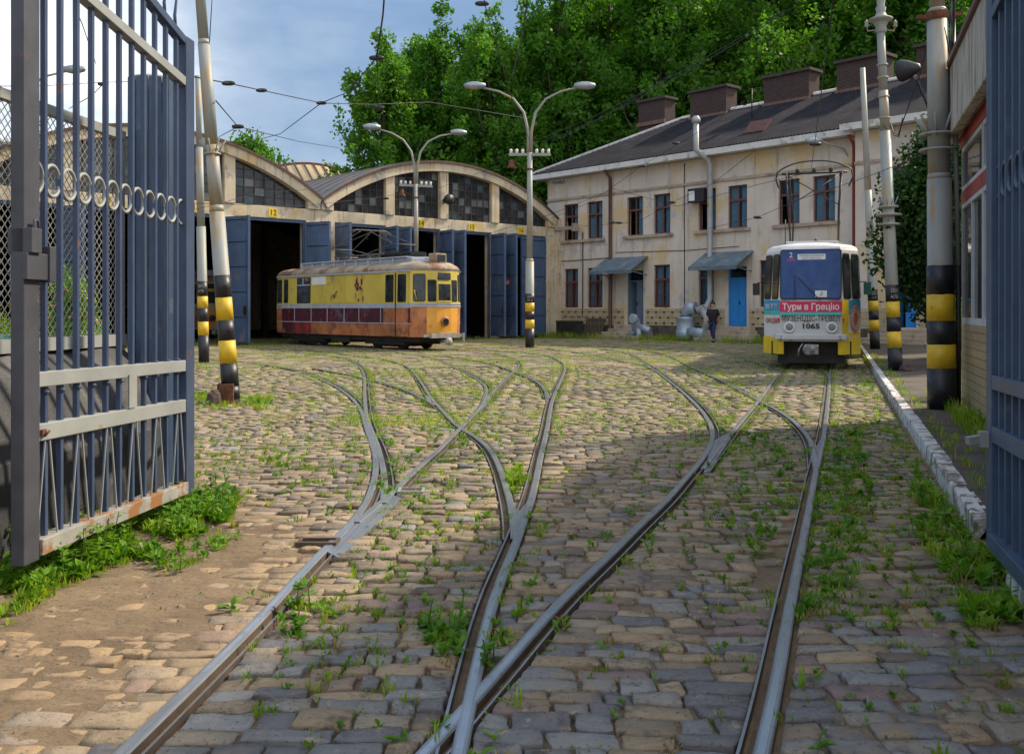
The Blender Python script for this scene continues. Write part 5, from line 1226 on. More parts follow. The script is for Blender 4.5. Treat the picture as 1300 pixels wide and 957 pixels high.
# wire fence on a sloped sheet metal plinth
A0, A1 = Vector((-3.30,2.6,0)), Vector((-2.80,7.15,0)); d = A1-A0
mf_ = thing('mesh_fence', 'chain link fence above a sloping black sheet metal plinth beside the left gate', 'fence', A0, atan2(d.y, d.x)); Lf = d.length
b = MB(); b.box(0,Lf,-.03,.03,2.60,2.66); b.box(0,Lf,-.035,.035,1.13,1.21); 
for x in (0.03, Lf*.5, Lf-.03): b.box(x-.025,x+.025,-.024,.024,0,2.60)
b.build('frame', M['gate_lit'], mf_)
b = MB(); sp_ = .062; z0, z1 = 1.21, 2.60; h_ = z1-z0; k = -int(h_/sp_)
while k*sp_ < Lf:
    x0_ = k*sp_
    for dr in (1, -1):
        xa, za, xb_, zb_ = (x0_, z0, x0_+h_, z1) if dr == 1 else (x0_+h_, z0, x0_, z1)
        # clip to 0..Lf
        def clip(x, z, x2, z2):
            if x < 0: z = z+(z2-z)*(0-x)/(x2-x); x = 0
            if x > Lf: z = z+(z2-z)*(Lf-x)/(x2-x); x = Lf
            return x, z
        if max(xa,xb_) <= 0 or min(xa,xb_) >= Lf: continue
        p_ = clip(xa,za,xb_,zb_); q_ = clip(xb_,zb_,xa,za)
        if abs(p_[0]-q_[0]) > .02: b.bar((p_[0],.004*dr,p_[1]),(q_[0],.004*dr,q_[1]),.0038,.0038)
    k += 1
b.build('wire_netting', plain('galvanised_wire', (.33,.33,.31), .5, .4, .2, 5, 0), mf_)
m_, nt, bs = newmat('black_sheet'); n1 = noise_node(nt, 2.2, 7, .65); c1 = ramp(nt, n1.outputs['Fac'], [(.35,(.022,.023,.028)),(.55,(.045,.046,.052)),(.68,(.10,.10,.105))]).outputs[0]
c1 = mixc(nt, mask(nt, noise_node(nt, 5, 6, .7).outputs['Fac'], .62, .68), c1, (.17,.17,.17)); nt.links.new(c1, bs.inputs['Base Color']); bs.inputs['Roughness'].default_value = .6; bump(nt, bs, n1.outputs['Fac'], .5, .05)
b = MB(); n_ = 40
for i in range(n_):
    x0_, x1_ = Lf*i/n_, Lf*(i+1)/n_; wv = lambda x: .018*sin(x*7)+.02*noise.noise(Vector((x*2,0,0)))
    pr = [(0,1.13),(-.12,1.0),(-.30,.55),(-.34,.05)]
    for (y0_, za), (y1_, zb_) in zip(pr[:-1], pr[1:]):
        b.quad((x0_,y0_+wv(x0_),za),(x0_,y1_+wv(x0_),zb_),(x1_,y1_+wv(x1_),zb_),(x1_,y0_+wv(x1_),za))
b.quad((0,.03,1.13),(0,0,1.13),(Lf,0,1.13),(Lf,.03,1.13)); b.quad((0,.04,1.13),(Lf,.04,1.13),(Lf,.04,0),(0,.04,0)); b.build('sheet_plinth', m_, mf_)
# ------------------------------------------------------------------ poles
def banded(name, label, cat, base, r0, bands, segs, group=None, lean=(0,0), txt=None):
    """bands: [(z0, z1, material)], segs: [(z, r)] above the bands; lean: top offset per metre"""
    t = thing(name, label, cat, base, 0, group)
    q = lambda z: (lean[0]*z, lean[1]*z, z)
    b = MB()
    for z0, z1, r_a, r_b, m in segs: b.tube([q(z0), q(z1)], [r_a, r_b], 20, m)
    b.build('shaft', [M['pole'], M['rust']], t)
    for i, (z0, z1, ra, rb_, m) in enumerate(bands):
        b = MB(); b.tube([q(z0+.001), q(z1-.001)], [ra+.003, rb_+.003], 28)
        b.v = [(x, y_, z+(.009*noise.noise(Vector((x*14, y_*14, z0 if z < (z0+z1)/2 else z1))) if (z0 > .1 or z > .1) else 0)) for x, y_, z in b.v]; b.build('painted_band', M[m], t)
    if txt:
        z, r_ = txt; 
        for k, (s_, h_) in enumerate((('220 V', .10), ('ALTO', .10))): 
            o_ = text('lettering', s_, h_, M['white'], t, (lean[0]*z-r_*.0, lean[1]*z, z-.13*k), (1,0,0), (0,0,1), width=r_*1.1)
            for v in o_.data.vertices: v.co.y = -sqrt(max(.0001, (r_+.008)**2-(v.co.x-lean[0]*z)**2))+lean[1]*z
    return t
# leaning pole near the left gate
lp = G(294,511); L = (-.077,0)
q_ = banded('tram_pole', 'thick leaning pole with black and yellow bands and a rusty foot near the left gate', 'pole', lp, .13,
  [(.05,.245,.127,.127,'band_black'),(.245,.59,.127,.125,'band_black'),(.59,.93,.125,.123,'band_yellow'),(.93,1.23,.123,.121,'band_black'),(1.23,1.57,.121,.119,'band_yellow'),(1.57,1.90,.119,.117,'band_black')],
  [(0,2.85,.127,.112,0),(2.85,2.95,.112,.100,0),(2.95,3.85,.098,.096,0),(3.85,5.35,.094,.09,0),(5.35,5.43,.09,.078,0),(5.43,7.6,.078,.07,0)], lean=L)
b = MB(); 
for k in range(8):
    a = k*pi/4; b.tube([(L[0]*3.75+.10*cos(a),.10*sin(a),3.72),(L[0]*3.75+.13*cos(a),.13*sin(a),3.82),(L[0]*3.75+.20*cos(a),.20*sin(a),3.92)], .012, 5)
b.tube([(L[0]*3.7+.112*cos(a*pi/10),.112*sin(a*pi/10),3.72) for a in range(21)], .016, 5); b.build('hook_crown', M['pole'], q_)
b = MB(); b.box(-.16,.07,-.17,-.12,0,.29); b.box(-.17,-.14,-.17,.0,0,.29); b.build('rusty_plate', M['rust'], q_, bevel=.005)
# thin pole behind it
tp = G(259,460); q_ = banded('tram_pole', 'slim grey pole with black and yellow bands just right of the left gate post', 'pole', tp, .13,
  [(0,.72,.135,.135,'band_black'),(.72,1.08,.135,.134,'band_yellow'),(1.08,1.44,.134,.133,'band_black'),(1.44,1.75,.133,.132,'band_yellow'),(1.75,2.15,.132,.13,'band_black')],
  [(0,3.6,.135,.12,0),(3.6,5.7,.10,.095,0),(5.7,7.6,.075,.07,0)], lean=(-.022,0), txt=(2.02,.132))
# big pole on the right
bp = G(1196,519,.115); q_ = banded('tram_pole', 'thickest banded pole standing on the pavement beside the kiosk', 'pole', bp, .17,
  [(0,.525,.175,.173,'band_black'),(.525,.83,.173,.171,'band_yellow'),(.83,1.13,.171,.169,'band_black'),(1.13,1.47,.169,.167,'band_yellow'),(1.47,1.84,.167,.165,'band_black')],
  [(0,2.95,.172,.150,0),(2.95,3.02,.150,.138,0),(3.02,5.1,.138,.128,0),(5.1,5.14,.128,.10,0),(5.14,7.8,.095,.085,0)], lean=(-.012,0))
b = MB(); 
for z in (3.32,3.52): b.tube([(-.05+.22*cos(a*pi/12),.22*sin(a*pi/12),z) for a in range(25)], .018, 6)
for k in range(9):
    a = k*2*pi/9; b.tube([(-.05+.14*cos(a),.14*sin(a),3.50),(-.05+.19*cos(a),.19*sin(a),3.62),(-.05+.28*cos(a),.28*sin(a),3.76)], .016, 5)
b.build('hook_crown', M['pole'], q_)
b = MB(); b.lathe((-.06,0,4.98), [(.14,0),(.15,.02),(.15,.09),(.14,.11)], 18); b.box(-.33,-.14,-.03,.03,5.0,5.05); b.box(.10,.25,-.03,.03,5.04,5.09); b.build('collar', M['rust'], q_)
b = MB(); b.tube([(.20,-.03,0),(.195,-.03,1.84)], .032, 8, 0); b.tube([(.195,-.03,1.841),(.12,-.03,5.2)], .032, 8, 1); b.box(.16,.24,-.07,.01,.53,1.47,2) if False else None; b.build('cable_pipe', [M['band_black'], M['pole']], q_)
b = MB(); b.tube([(.05,-.02,7.7),(.08,-.05,6.5),(.13,-.06,5.3),(.11,-.04,4.4)], .022, 6); b.tube([(-.12,-.05,5.05),(-.02,-.12,4.85),(.06,-.10,4.5),(.12,-.05,4.2)], .010, 5); b.tube([(.02,-.1,6.2),(.09,-.1,4.7),(.3,-.1,4.1),(.9,.2,3.9)], .008, 5); b.build('cables', M['wire'], q_)
# pole with finial
fp = G(1137,470,.115); q_ = banded('tram_pole', 'slender pole with a turned finial on top and banded foot left of the kiosk', 'pole', fp, .14,
  [(0,.48,.145,.142,'band_black'),(.48,.82,.142,.14,'band_yellow'),(.82,1.12,.14,.138,'band_black'),(1.12,1.45,.138,.136,'band_yellow'),(1.45,1.80,.136,.133,'band_black')],
  [(0,5.05,.142,.11,0),(5.05,5.9,.10,.092,0),(5.9,7.15,.088,.082,0)], lean=(-.044,0), txt=(1.68,.134))
L = -.044; b = MB(); b.lathe((L*7.1,0,7.12), [(.09,0),(.13,.06),(.10,.12),(.15,.2),(.16,.24),(.24,.27),(.24,.30),(.12,.36),(.09,.44),(.11,.52),(.07,.58),(.09,.68),(.075,.78),(.05,.84),(.055,.9),(.0,.97)], 16)
for s in (-1,1): b.tube([(L*7.1,0,7.2),(L*7.1+s*.28,0,7.16),(L*7.1+s*.30,0,7.28)], .015, 5); b.lathe((L*7.1+s*.30,0,7.24), [(.03,0),(.05,.03),(.03,.08),(.05,.11),(0,.16)], 8)
b.build('finial', M['pole'], q_)
for z, r_ in ((3.05,.22),(3.25,.26),(3.42,.20)): b = MB(); b.lathe((L*z,0,z), [(.10,0),(r_,.01),(r_,.05),(.10,.06)], 18); b.build('collar', M['pole'], q_)
for k in range(9): a = k*2*pi/9; b = MB(); b.tube([(L*3.45+.11*cos(a),.11*sin(a),3.44),(L*3.45+.2*cos(a),.2*sin(a),3.66)], .012, 5); b.build('hook', M['pole'], q_)
for z in (5.75,6.15,5.3,6.42): b = MB(); b.lathe((L*z,0,z), [(.08,0),(.115,.01),(.115,.04),(.08,.05)], 14); b.build('clamp_ring', M['pole'], q_)
# two far banded poles
for (px, py, r_, wt_, lab, top) in ((1111,443,.155,None,'farther banded pole just left of the pole with the finial',9.2),(1099,434,.13,None,'farthest banded pole on the pavement, right behind the white tram',8.4)):
    o_ = G(px, py, .115); k = 1.0 if px == 1111 else 1.05
    q_ = banded('tram_pole', lab, 'pole', o_, r_, [(0,.60*k,r_,r_,'band_black'),(.60*k,.95*k,r_,r_,'band_yellow'),(.95*k,1.25*k,r_,r_,'band_black'),(1.25*k,1.58*k,r_,r_,'band_yellow'),(1.58*k,1.95*k,r_,r_,'band_black')],
      [(0,3.6,r_,r_*.85,0),(3.6,5.2,r_*.8,r_*.72,0),(5.2,top,r_*.68,r_*.55,0)], lean=(-.045 if px == 1111 else -.015,0), txt=(1.8,r_))
    if px != 1111:
        b = MB(); b.tube([(-.09,0,5.6),(-.35,0,6.9),(-.9,0,7.75),(-1.8,0,8.05)], .04, 7); b.build('lamp_arm', M['pole'], q_)
        b = MB(); b.lathe((-2.1,0,8.07), [(0,-.35),(.10,-.3),(.14,0),(.09,.3),(.04,.36)], 12, 0, 'x'); b.build('lamp_head', M['lampmetal'], q_)
# ------------------------------------------------------------------ double-armed lamps
def lamp(base, H, label, rz=0):
    t = thing('street_lamp', label, 'street lamp', base, rz, 'double armed street lamps')
    b = MB(); b.tube([(0,0,0),(0,0,3.2)], [.17,.16], 18); b.tube([(0,0,3.2),(0,0,3.3)], [.16,.12], 18); b.tube([(0,0,3.3),(0,0,H-2.5)], [.12,.095], 16); b.build('pole', M['pole'], t)
    for z0, z1, m in ((0,.70,'band_black'),(.70,1.03,'band_yellow'),(1.03,1.33,'band_black'),(1.33,1.66,'band_yellow'),(1.66,2.0,'band_black')): b = MB(); b.tube([(0,0,z0+.001),(0,0,z1-.001)], .174, 18); b.build('painted_band', M[m], t)
    for k, s_ in enumerate(('220 V', '10 A')):
        o_ = text('lettering', s_, .11, M['white'], t, (0,0,1.88-.13*k), (1,0,0), (0,0,1), width=.2)
        for v in o_.data.vertices: v.co.y = -sqrt(max(.0001,.181**2-v.co.x**2))
    for s in (-1, 1):
        b = MB(); b.tube([(s*.05,0,H-2.6),(s*.06,0,H-1.7),(s*.22,0,H-1.0),(s*.6,0,H-.5),(s*1.15,0,H-.22),(s*1.75,0,H-.08)], [.06,.055,.05,.045,.04,.035], 9); b.build('arm', M['pole'], t)
        b = MB(); b.lathe((s*2.05,0,H), [(0,-.42),(.09,-.38),(.15,-.1),(.15,.12),(.09,.36),(0,.42)] if s > 0 else [(0,-.42),(.09,-.36),(.15,-.12),(.15,.1),(.09,.38),(0,.42)], 14, 0, 'x'); h_ = b.build('lamp_head', M['lampmetal'], t)
        b = MB(); b.lathe((s*2.08,0,H-.03), [(0,-.28),(.10,-.2),(.13,0),(.10,.2),(0,.28)], 12, 0, 'x'); b.build('lens', M['amber'], h_); b = None
    b = MB(); b.box(-.78,.78,-.04,.04,H-2.62,H-2.52)
    b.build('cross_arm', M['pole'], t)
    for x in (-.7,-.48,-.26,.26,.48,.7): b = MB(); b.lathe((x,0,H-2.52), [(.03,0),(.06,.02),(.045,.06),(.06,.09),(.05,.14),(0,.17)], 8); b.build('insulator', M['porcelain'], t)
    b = MB(); b.tube([(-.1,-.1,H-3.1),(-.45,-.12,H-2.95),(-.65,-.12,H-2.8)], .015, 5); b.lathe((-.68,-.12,H-3.05), [(0,.3),(.08,.25),(.10,.1),(.17,0),(.16,-.05)], 10); b.lathe((0,0,H-3.15), [(.11,0),(.13,.01),(.13,.06),(.11,.07)], 12); b.build('hanging_lamp', M['rust'], t)
    return t
l1 = G(672.5,441); lamp(l1, 9.75, 'double armed street lamp standing free in front of the right depot doors')
lamp(P(528,440,46.0)*Vector((1,1,0)) if False else Vector(((528-650)*45.6/1264,45.6,0)), 9.65, 'double armed street lamp rising behind the old yellow tram', radians(20))
lamp(Vector(((19-650)*34.6/1264,34.6,0)), 9.75, 'double armed street lamp seen through the wire netting at the far left')
# ------------------------------------------------------------------ kiosk
kd = Vector((.3129,.9498)); KO = Vector((5.96,13.2))        # far corner of its wall; local x runs away from the camera
ko = thing('kiosk', 'tiled kiosk with red banded windows and deep concrete fascia on the right', 'kiosk', (KO.x, KO.y, .115), atan2(kd.y, kd.x)-pi)
# local x: toward the camera along the wall, local y: rot90 -> points right/away from the road? check sign below
ang = atan2(-kd.y, -kd.x); ly = Vector((-sin(ang), cos(ang))); SG = 1 if ly.x > 0 else -1
m_, nt, bs = newmat('kiosk_tile'); tcn = nt.nodes.new('ShaderNodeTexCoord'); sp_ = nt.nodes.new('ShaderNodeSeparateXYZ'); cmb = nt.nodes.new('ShaderNodeCombineXYZ'); nt.links.new(tcn.outputs['Object'], sp_.inputs[0]); nt.links.new(sp_.outputs['X'], cmb.inputs[0]); nt.links.new(sp_.outputs['Z'], cmb.inputs[1])
bt = nt.nodes.new('ShaderNodeTexBrick'); bt.offset = 0; bt.inputs['Scale'].default_value = 1; bt.inputs['Brick Width'].default_value = .10; bt.inputs['Row Height'].default_value = .10; bt.inputs['Mortar Size'].default_value = .006
bt.inputs['Color1'].default_value = (.46,.37,.22,1); bt.inputs['Color2'].default_value = (.38,.29,.17,1); bt.inputs['Mortar'].default_value = (.14,.10,.06,1); nt.links.new(cmb.outputs[0], bt.inputs[0])
cc = mixc(nt, mask(nt, noise_node(nt, 6, 6, .7).outputs['Fac'], .64, .67), bt.outputs[0], (.33,.34,.36)); nt.links.new(cc, bs.inputs['Base Color']); bs.inputs['Roughness'].default_value = .4; bump(nt, bs, bt.outputs['Fac'], -.4, .01)
LK = 12.5
b = MB(); b.box(0,LK,0,SG*.18,-.1,1.09) if SG > 0 else b.box(0,LK,-.18,0,-.1,1.09); b.box(-.0,.18,SG*.181 if SG > 0 else -4,4 if SG > 0 else -.181,-.1,3.5); b.build('tiled_wall', m_, ko)
kw = plain('kiosk_frame', (.50,.53,.56), .45, 0, .1, 5); red_ = plain('kiosk_red', (.30,.035,.03), .5, 0, .15, 5)
Y = lambda a, b_: (min(SG*a,SG*b_), max(SG*a,SG*b_))
x = .0
for k in range(6):
    x0_, x1_ = .03+k*2.05, .03+k*2.05+2.0; w_ = thing('window', None, None, (x0_,0,0)); w_.parent = ko; Wk = x1_-x0_
    f = MB(); y0_, y1_ = Y(.0,.08)
    f.box(0,.05,y0_,y1_,1.09,3.40); f.box(Wk-.05,Wk,y0_,y1_,1.09,3.40); f.box(.05,Wk-.05,y0_,y1_,1.09,1.17); f.box(.05,Wk-.05,y0_,y1_,2.60,2.66); f.box(.05,Wk-.05,y0_,y1_,2.82,2.88); f.box(.05,Wk-.05,y0_,y1_,3.34,3.40); f.box(Wk*.5-.02,Wk*.5+.02,y0_,y1_,1.17,2.60)
    f.build('frame', kw, w_)
    f = MB(); y0_, y1_ = Y(-.01,.05); f.box(0,Wk,y0_,y1_,2.661,2.819); f.build('red_band', red_, w_)
    f = MB(); y0_, y1_ = Y(.035,.043); f.box(.05,Wk-.05,y0_,y1_,1.17,2.60); f.box(.05,Wk-.05,y0_,y1_,2.88,3.34); f.build('pane', M['kglass'] if 'kglass' in M else glass('kiosk_glass', (.05,.055,.05), .04, .25, (.7,.75,.72)), w_)
f = MB(); y0_, y1_ = Y(-.02,.2); f.box(-.02,LK,y0_,y1_,3.401,3.56); f.build('red_fascia_band', red_, ko)
m_ = worn('stained_concrete', (.42,.40,.36), (.20,.17,.14), .48, .60, .85, 3, .12, stretch=(3,3,.35))
f = MB(); y0_, y1_ = Y(-.20,-.08); f.box(-.25,LK,y0_,y1_,3.50,4.36); y0_, y1_ = Y(-.079,4); f.box(-.25,LK,y0_,y1_,3.561,3.70); y0_, y1_ = Y(-.079,3.9); f.box(-.25,-.13,y0_,y1_,3.50,4.36); f.build('concrete_fascia', m_, ko, bevel=.015)
f = MB(); y0_, y1_ = Y(-.24,4.1); f.box(-.30,LK,y0_,y1_,4.361,4.43); f.build('roof_sheet', M['rust'] if False else M['brownpipe'], ko)
f = MB(); y0_, y1_ = Y(3.8,4); f.box(0,LK,y0_,y1_,-.1,3.5); f.box(LK-.2,LK,*Y(.2,3.8),-.1,3.5); f.build('back_wall', M['plaster'], ko)
f = MB()
for k in range(5): f.box(.8+k*2.2,1.7+k*2.2,*Y(.9,1.3),-.1,1.5)
f.build('inner_shelf', M['ad_cream'], ko)
f = MB(); f.box(.85,1.5,*Y(.84,.88),1.0,1.55); f.build('poster', M['ad_brown'], ko)
# ------------------------------------------------------------------ trees
def poplar_mesh(seed, H, rx, z0, nl, ncl, nleaf, ls):
    rr = random.Random(seed); cr_ = MB(); tk = MB(); off_ = [(rr.uniform(-.2,.2), rr.uniform(-.2,.2)) for _ in range(9)]
    tk.tube([(off_[i][0]*i/4, off_[i][1]*i/4, H*.92*i/8) for i in range(9)], [.30*(1-i/9.5)+.03 for i in range(9)], 9)
    cl = []
    for l in range(nl):
        u = (l+rr.random())/nl; zs = z0*.7+(H*.80-z0*.7)*u; a = l*2.4+rr.uniform(-.5,.5)
        ln = rx*(1.05-.62*u)*rr.uniform(.65,1.25); rise = ln*rr.uniform(1.0,1.9)
        e_ = Vector((cos(a)*ln, sin(a)*ln, min(H, zs+rise))); s0 = Vector((0,0,zs)); mid = s0.lerp(e_, .55)+Vector((cos(a),sin(a),0))*ln*.12
        tk.tube([s0, mid, e_], [.10*(1-.5*u), .05, .012], 5)
        for k in range(ncl):
            t = .28+.78*rr.random()**.8; p = (s0.lerp(mid, t/.55) if t < .55 else mid.lerp(e_, (t-.55)/.45)); sp2 = ln*.28*(1.15-t*.6)
            cl.append((p+Vector((rr.gauss(0,sp2),rr.gauss(0,sp2),rr.gauss(0,sp2*1.3))), rr.uniform(.28,.75)))
    for k in range(int(ncl*3)): cl.append((Vector((rr.gauss(0,.35),rr.gauss(0,.35),H*rr.uniform(.78,1.0))), rr.uniform(.25,.5)))
    for c_, sr in cl:
        n2 = int(nleaf*(sr/.5)**1.6)
        for _ in range(n2):
            d = Vector((rr.gauss(0,1),rr.gauss(0,1),rr.gauss(0,1))); d = d/max(.001,d.length)*sr*rr.random()**.5; d.z *= 1.35
            p = c_+d; s_ = ls*rr.uniform(.5,1.35); n_ = Vector((rr.gauss(0,1),rr.gauss(0,1),rr.gauss(.3,1))).normalized(); t1 = n_.orthogonal().normalized(); t1 = (Matrix.Rotation(rr.uniform(0,6.28),3,n_)@t1); t2 = n_.cross(t1)
            cr_.add([p-t1*s_, p-t2*s_*.6, p+t1*s_, p+t2*s_*.6], [(0,1,2,3)])
    return cr_, tk
def tree_mesh(seed, H, rx, z0, ncl, nleaf, ls, top=.8, lean=0):
    rr = random.Random(seed); cr_ = MB(); tk = MB()
    pts = [(rr.uniform(-.03,.03)*z*.4, rr.uniform(-.03,.03)*z*.4, z) for z in [H*.88*i/7 for i in range(8)]]
    tk.tube(pts, [H*.014*(1-i/9)+.03 for i in range(8)], 9)
    for c_ in range(ncl):
        u = rr.random()**.85; z = z0+(H-z0)*u
        prof = (sin(pi*min(1,(u*.80+.16)))**.7)*(1-.30*u)
        rmax = rx*prof*(1+.25*noise.noise(Vector((cos(c_)*2,u*5,seed)))); a = rr.uniform(0,2*pi); r_ = rmax*sqrt(rr.uniform(.12,1)); cx, cy_, cz = r_*cos(a), r_*sin(a), z
        if rr.random() < .30: tk.tube([(0,0,max(z0*.6,cz-r_*1.1)), (cx*.5,cy_*.5,cz-r_*.45), (cx,cy_,cz)], [.09,.05,.015], 5)
        sr = rr.uniform(.35,1.15)*(rx/4.0)**.5
        for _ in range(nleaf):
            d = Vector((rr.gauss(0,1),rr.gauss(0,1),rr.gauss(0,.9))); d = d/max(.001,d.length)*sr*rr.random()**.45; d.z *= 1.5
            p = Vector((cx,cy_,cz))+d; s_ = ls*rr.uniform(.6,1.3); n_ = Vector((rr.gauss(0,1),rr.gauss(0,1),rr.gauss(.5,1))).normalized(); t1 = n_.orthogonal().normalized(); t1 = (Matrix.Rotation(rr.uniform(0,6.28),3,n_)@t1); t2 = n_.cross(t1)
            cr_.add([p-t1*s_, p-t2*s_*.62, p+t1*s_, p+t2*s_*.62], [(0,1,2,3)])
    return cr_, tk
protos = []
for sd0, H, rx in ((1,23,3.9),(2,26,4.4),(3,24,4.1)):
    c_, k_ = poplar_mesh(sd0, H, rx, 2.5, 46, 17, 34, .165)
    protos.append((c_, k_, H))
built = {}
lab_d = 'tall leafy poplar in the dense green row behind the depot and office'
spots = [(-8.6,66,0,.87,'leftmost tall poplar of the row, its left side edged by sky'),(-4.9,69,1,.88,'tall poplar above the middle of the right depot gable'),(-1.2,65,2,.88,'tall poplar standing behind the left arm of the free standing lamp'),(3.0,68,0,1.06,'tall poplar over the corner between depot and office'),(6.6,71,1,1.04,'tall poplar left of the first brick chimney'),(9.5,66,2,1.12,'tall poplar right behind the first brick chimney'),(13.3,70,0,1.17,'tall poplar behind the second brick chimney'),(17,66,1,1.08,'tall poplar between the second and third brick chimneys'),(21,69,2,1.2,'tall poplar behind the third brick chimney'),(25,63,0,1.15,'tall poplar behind the fourth brick chimney and the finial pole'),(29,68,1,1.12,'tall poplar seen between the finial pole and the thickest pole'),(31.5,60,2,1.05,'tall poplar above the kiosk roof'),
 (-6.9,73,1,.83,'back row poplar filling the gap after the leftmost poplar'),(-2.9,76,0,.98,'back row poplar above the depot between the two lamps'),(1.0,75,2,1.03,'back row poplar just right of the free standing lamp'),(5.2,78,1,1.12,'back row poplar over the left slope of the office roof'),(9.0,79,0,1.2,'back row poplar over the left of the first brick chimney'),(12.6,80,2,1.2,'back row poplar between the first and second brick chimneys'),(16.8,79,1,1.2,'back row poplar right of the second brick chimney'),(20.5,80,0,1.3,'back row poplar left of the third brick chimney'),(24.6,77,2,1.25,'back row poplar right of the third brick chimney'),(29,76,0,1.3,'back row poplar behind the fourth brick chimney'),(34,74,1,1.3,'back row poplar beyond the thickest pole')]
for i, (x, y, k, s_, lab) in enumerate(spots):
    t = thing('poplar_tree', lab or lab_d, 'tree', (x,y,0), i*1.3, 'poplars behind the depot and office'); t.scale = (s_,s_,s_)
    if k not in built:
        c_, k_, H = protos[k]; built[k] = (c_.build('crown', M['leaf'], t), k_.build('trunk', M['bark'], t))
    else:
        for o_ in built[k]: n_ = o_.copy(); C.objects.link(n_); n_.parent = t
def bush(name, label, cat, loc, seed, H, rx, z0, ncl, nleaf, ls, mat_='leaf_dark', group=None):
    t = thing(name, label, cat, loc, 0, group); c_, k_ = tree_mesh(seed, H, rx, z0, ncl, nleaf, ls); c_.build('crown', M[mat_], t); k_.build('trunk', M['bark'], t); return t
bush('leafy_tree', 'lighter green round tree rising behind the left depot roof', 'tree', (-20.5,78,0), 11, 14.2, 5.2, 5, 260, 90, .17, 'leaf')
bush('leafy_tree', 'small green tree right of the round one behind the depot roofs', 'tree', (-15.6,86,0), 12, 13.4, 2.6, 5, 130, 90, .17, 'leaf')
bush('leafy_tree', 'dark leafy tree overhanging the pavement between the banded poles', 'tree', (9.5,21.8,.115), 13, 4.9, 1.5, 1.6, 230, 170, .060)
bush('leafy_tree', 'dark tree filling the gap behind the thickest pole and the kiosk', 'tree', (12.9,25.5,.115), 14, 5.6, 2.2, .4, 300, 150, .075)
b = MB(); rr = random.Random(8)
pl_ = thing('flower_bush', 'pink flowering bush low at the end of the kiosk wall', 'plant', (6.55,14.4,.115)); c_, k_ = tree_mesh(15, 1.3, .40, .05, 40, 60, .022); c_.build('foliage', M['weed'], pl_)
for k in range(5): b.lathe((rr.uniform(-.35,.1),rr.uniform(-.3,.1),rr.uniform(.5,.62)), [(0,-.03),(.035,0),(0,.02)], 7)
b.build('flowers', plain('pink_petal', (.6,.08,.3), .6), pl_)
# left: planter and flower bush beyond the fence
p0 = G(12,446); t = thing('planter', 'turquoise planter box with green plants seen through the left fence', 'planter', (p0.x-.3, p0.y, 0))
b = MB(); b.box(-.9,.9,-.3,.3,0,.52); b.box(-.93,.93,-.33,.33,.521,.56); b.build('box', plain('turquoise_box', (.03,.33,.45), .5), t, bevel=.01)
c_, k_ = tree_mesh(16, .42, .8, .0, 50, 40, .03); o_ = c_.build('foliage', M['grass'], t, (0,0,.5))
t = bush('flower_bush', 'orange and green flowering bush seen through the netting and gate bars', 'plant', (-11.3,25.5,0), 17, 2.0, .75, .2, 90, 60, .05, 'weed')
b = MB()
for k in range(60): a, z = rr.uniform(0,6.3), rr.uniform(.5,1.9); r_ = .72*sin(pi*min(1,z/2.2)); b.lathe((r_*cos(a), r_*sin(a), z), [(0,-.03),(.06,0),(0,.04)], 6, 0 if k % 3 else 1)
b.build('flowers', [plain('orange_petal', (.45,.10,.04), .6), plain('yellow_petal', (.6,.45,.05), .6)], t)
# ------------------------------------------------------------------ small things by the office and on the ground
def offp(t_, dd, z=0): p = Vector((2.1,52.9))+uv*t_-nv*dd; return Vector((p.x, p.y, z))
t = thing('duct_elbow', 'large galvanised duct elbow and drum beside the blue office door', 'duct', offp(9.75,.75), RZ); t.scale = (.68,.68,.85)
b = MB(); b.lathe((-.2,0,.0), [(.62,.1),(.66,.14),(.66,.55),(.60,.6),(.60,1.15),(.64,1.2),(.50,1.28)], 20); b.tube([(-.2,0,1.2),(-.15,0,1.55),(.15,.0,1.72),(.6,.05,1.75)], [.36,.38,.36,.34], 16); b.tube([(.2,-.2,.45),(1.0,-.25,.42),(1.6,-.3,.40)], [.30,.30,.28], 14); b.build('drum', M['duct'], t)
b = MB(); b.tube([(1.3,.0,.5),(1.5,.1,1.2),(1.0,.2,1.7)], [.22,.24,.26], 14); b.build('branch', M['greypipe'], t)
t = thing('duct_tee', 'galvanised duct piece standing on splayed legs in the bed before the office', 'duct', offp(6.95,1.1), RZ); t.scale = (.68,.68,.85)
b = MB(); b.tube([(0,0,.5),(0,0,.95),(.05,-.2,1.15),(.1,-.55,1.18)], [.30,.28,.27,.27], 16); b.tube([(0,0,.6),(-.35,0,.4),(-.8,0,.05)], [.24,.22,.20], 14); b.tube([(.05,0,.6),(.3,-.1,.4),(.5,-.15,.05)], [.22,.2,.16], 14); b.tube([(.1,.1,.7),(.6,.15,.62),(1.1,.2,.5)], [.2,.2,.2], 14); b.build('duct', M['duct'], t)
t = thing('wooden_pallet', 'weathered wooden pallet leaning on the brown downpipe', 'pallet', offp(3.9,.75), RZ)
b = MB()
for k in range(7): b.obox((-.55+k*.19,-.10+.0,.50), (.07,0,0), (0,.012,0), (0,.16,.50))
for z in (.1,.5,.88): b.obox((0,-.02-.0+.30*(z-.5),z), (.65,0,0), (0,.04,0), (0,.012,.05))
b.build('boards', M['wood'], t)
t = thing('scrap_crate', 'dark metal crate in the grass below the first office windows', 'crate', offp(2.35,.9), RZ)
b = MB(); b.box(-.75,.75,-.3,.3,.0,.06); b.box(-.75,-.70,-.3,.3,.06,.85); b.box(.55,.60,-.3,.3,.06,.85); b.box(-.70,.55,.25,.3,.06,.85); b.box(-.75,.75,-.33,-.28,.78,.86); b.box(.6,.95,-.2,.2,0,.7); b.build('body', M['frame_dark'], t)
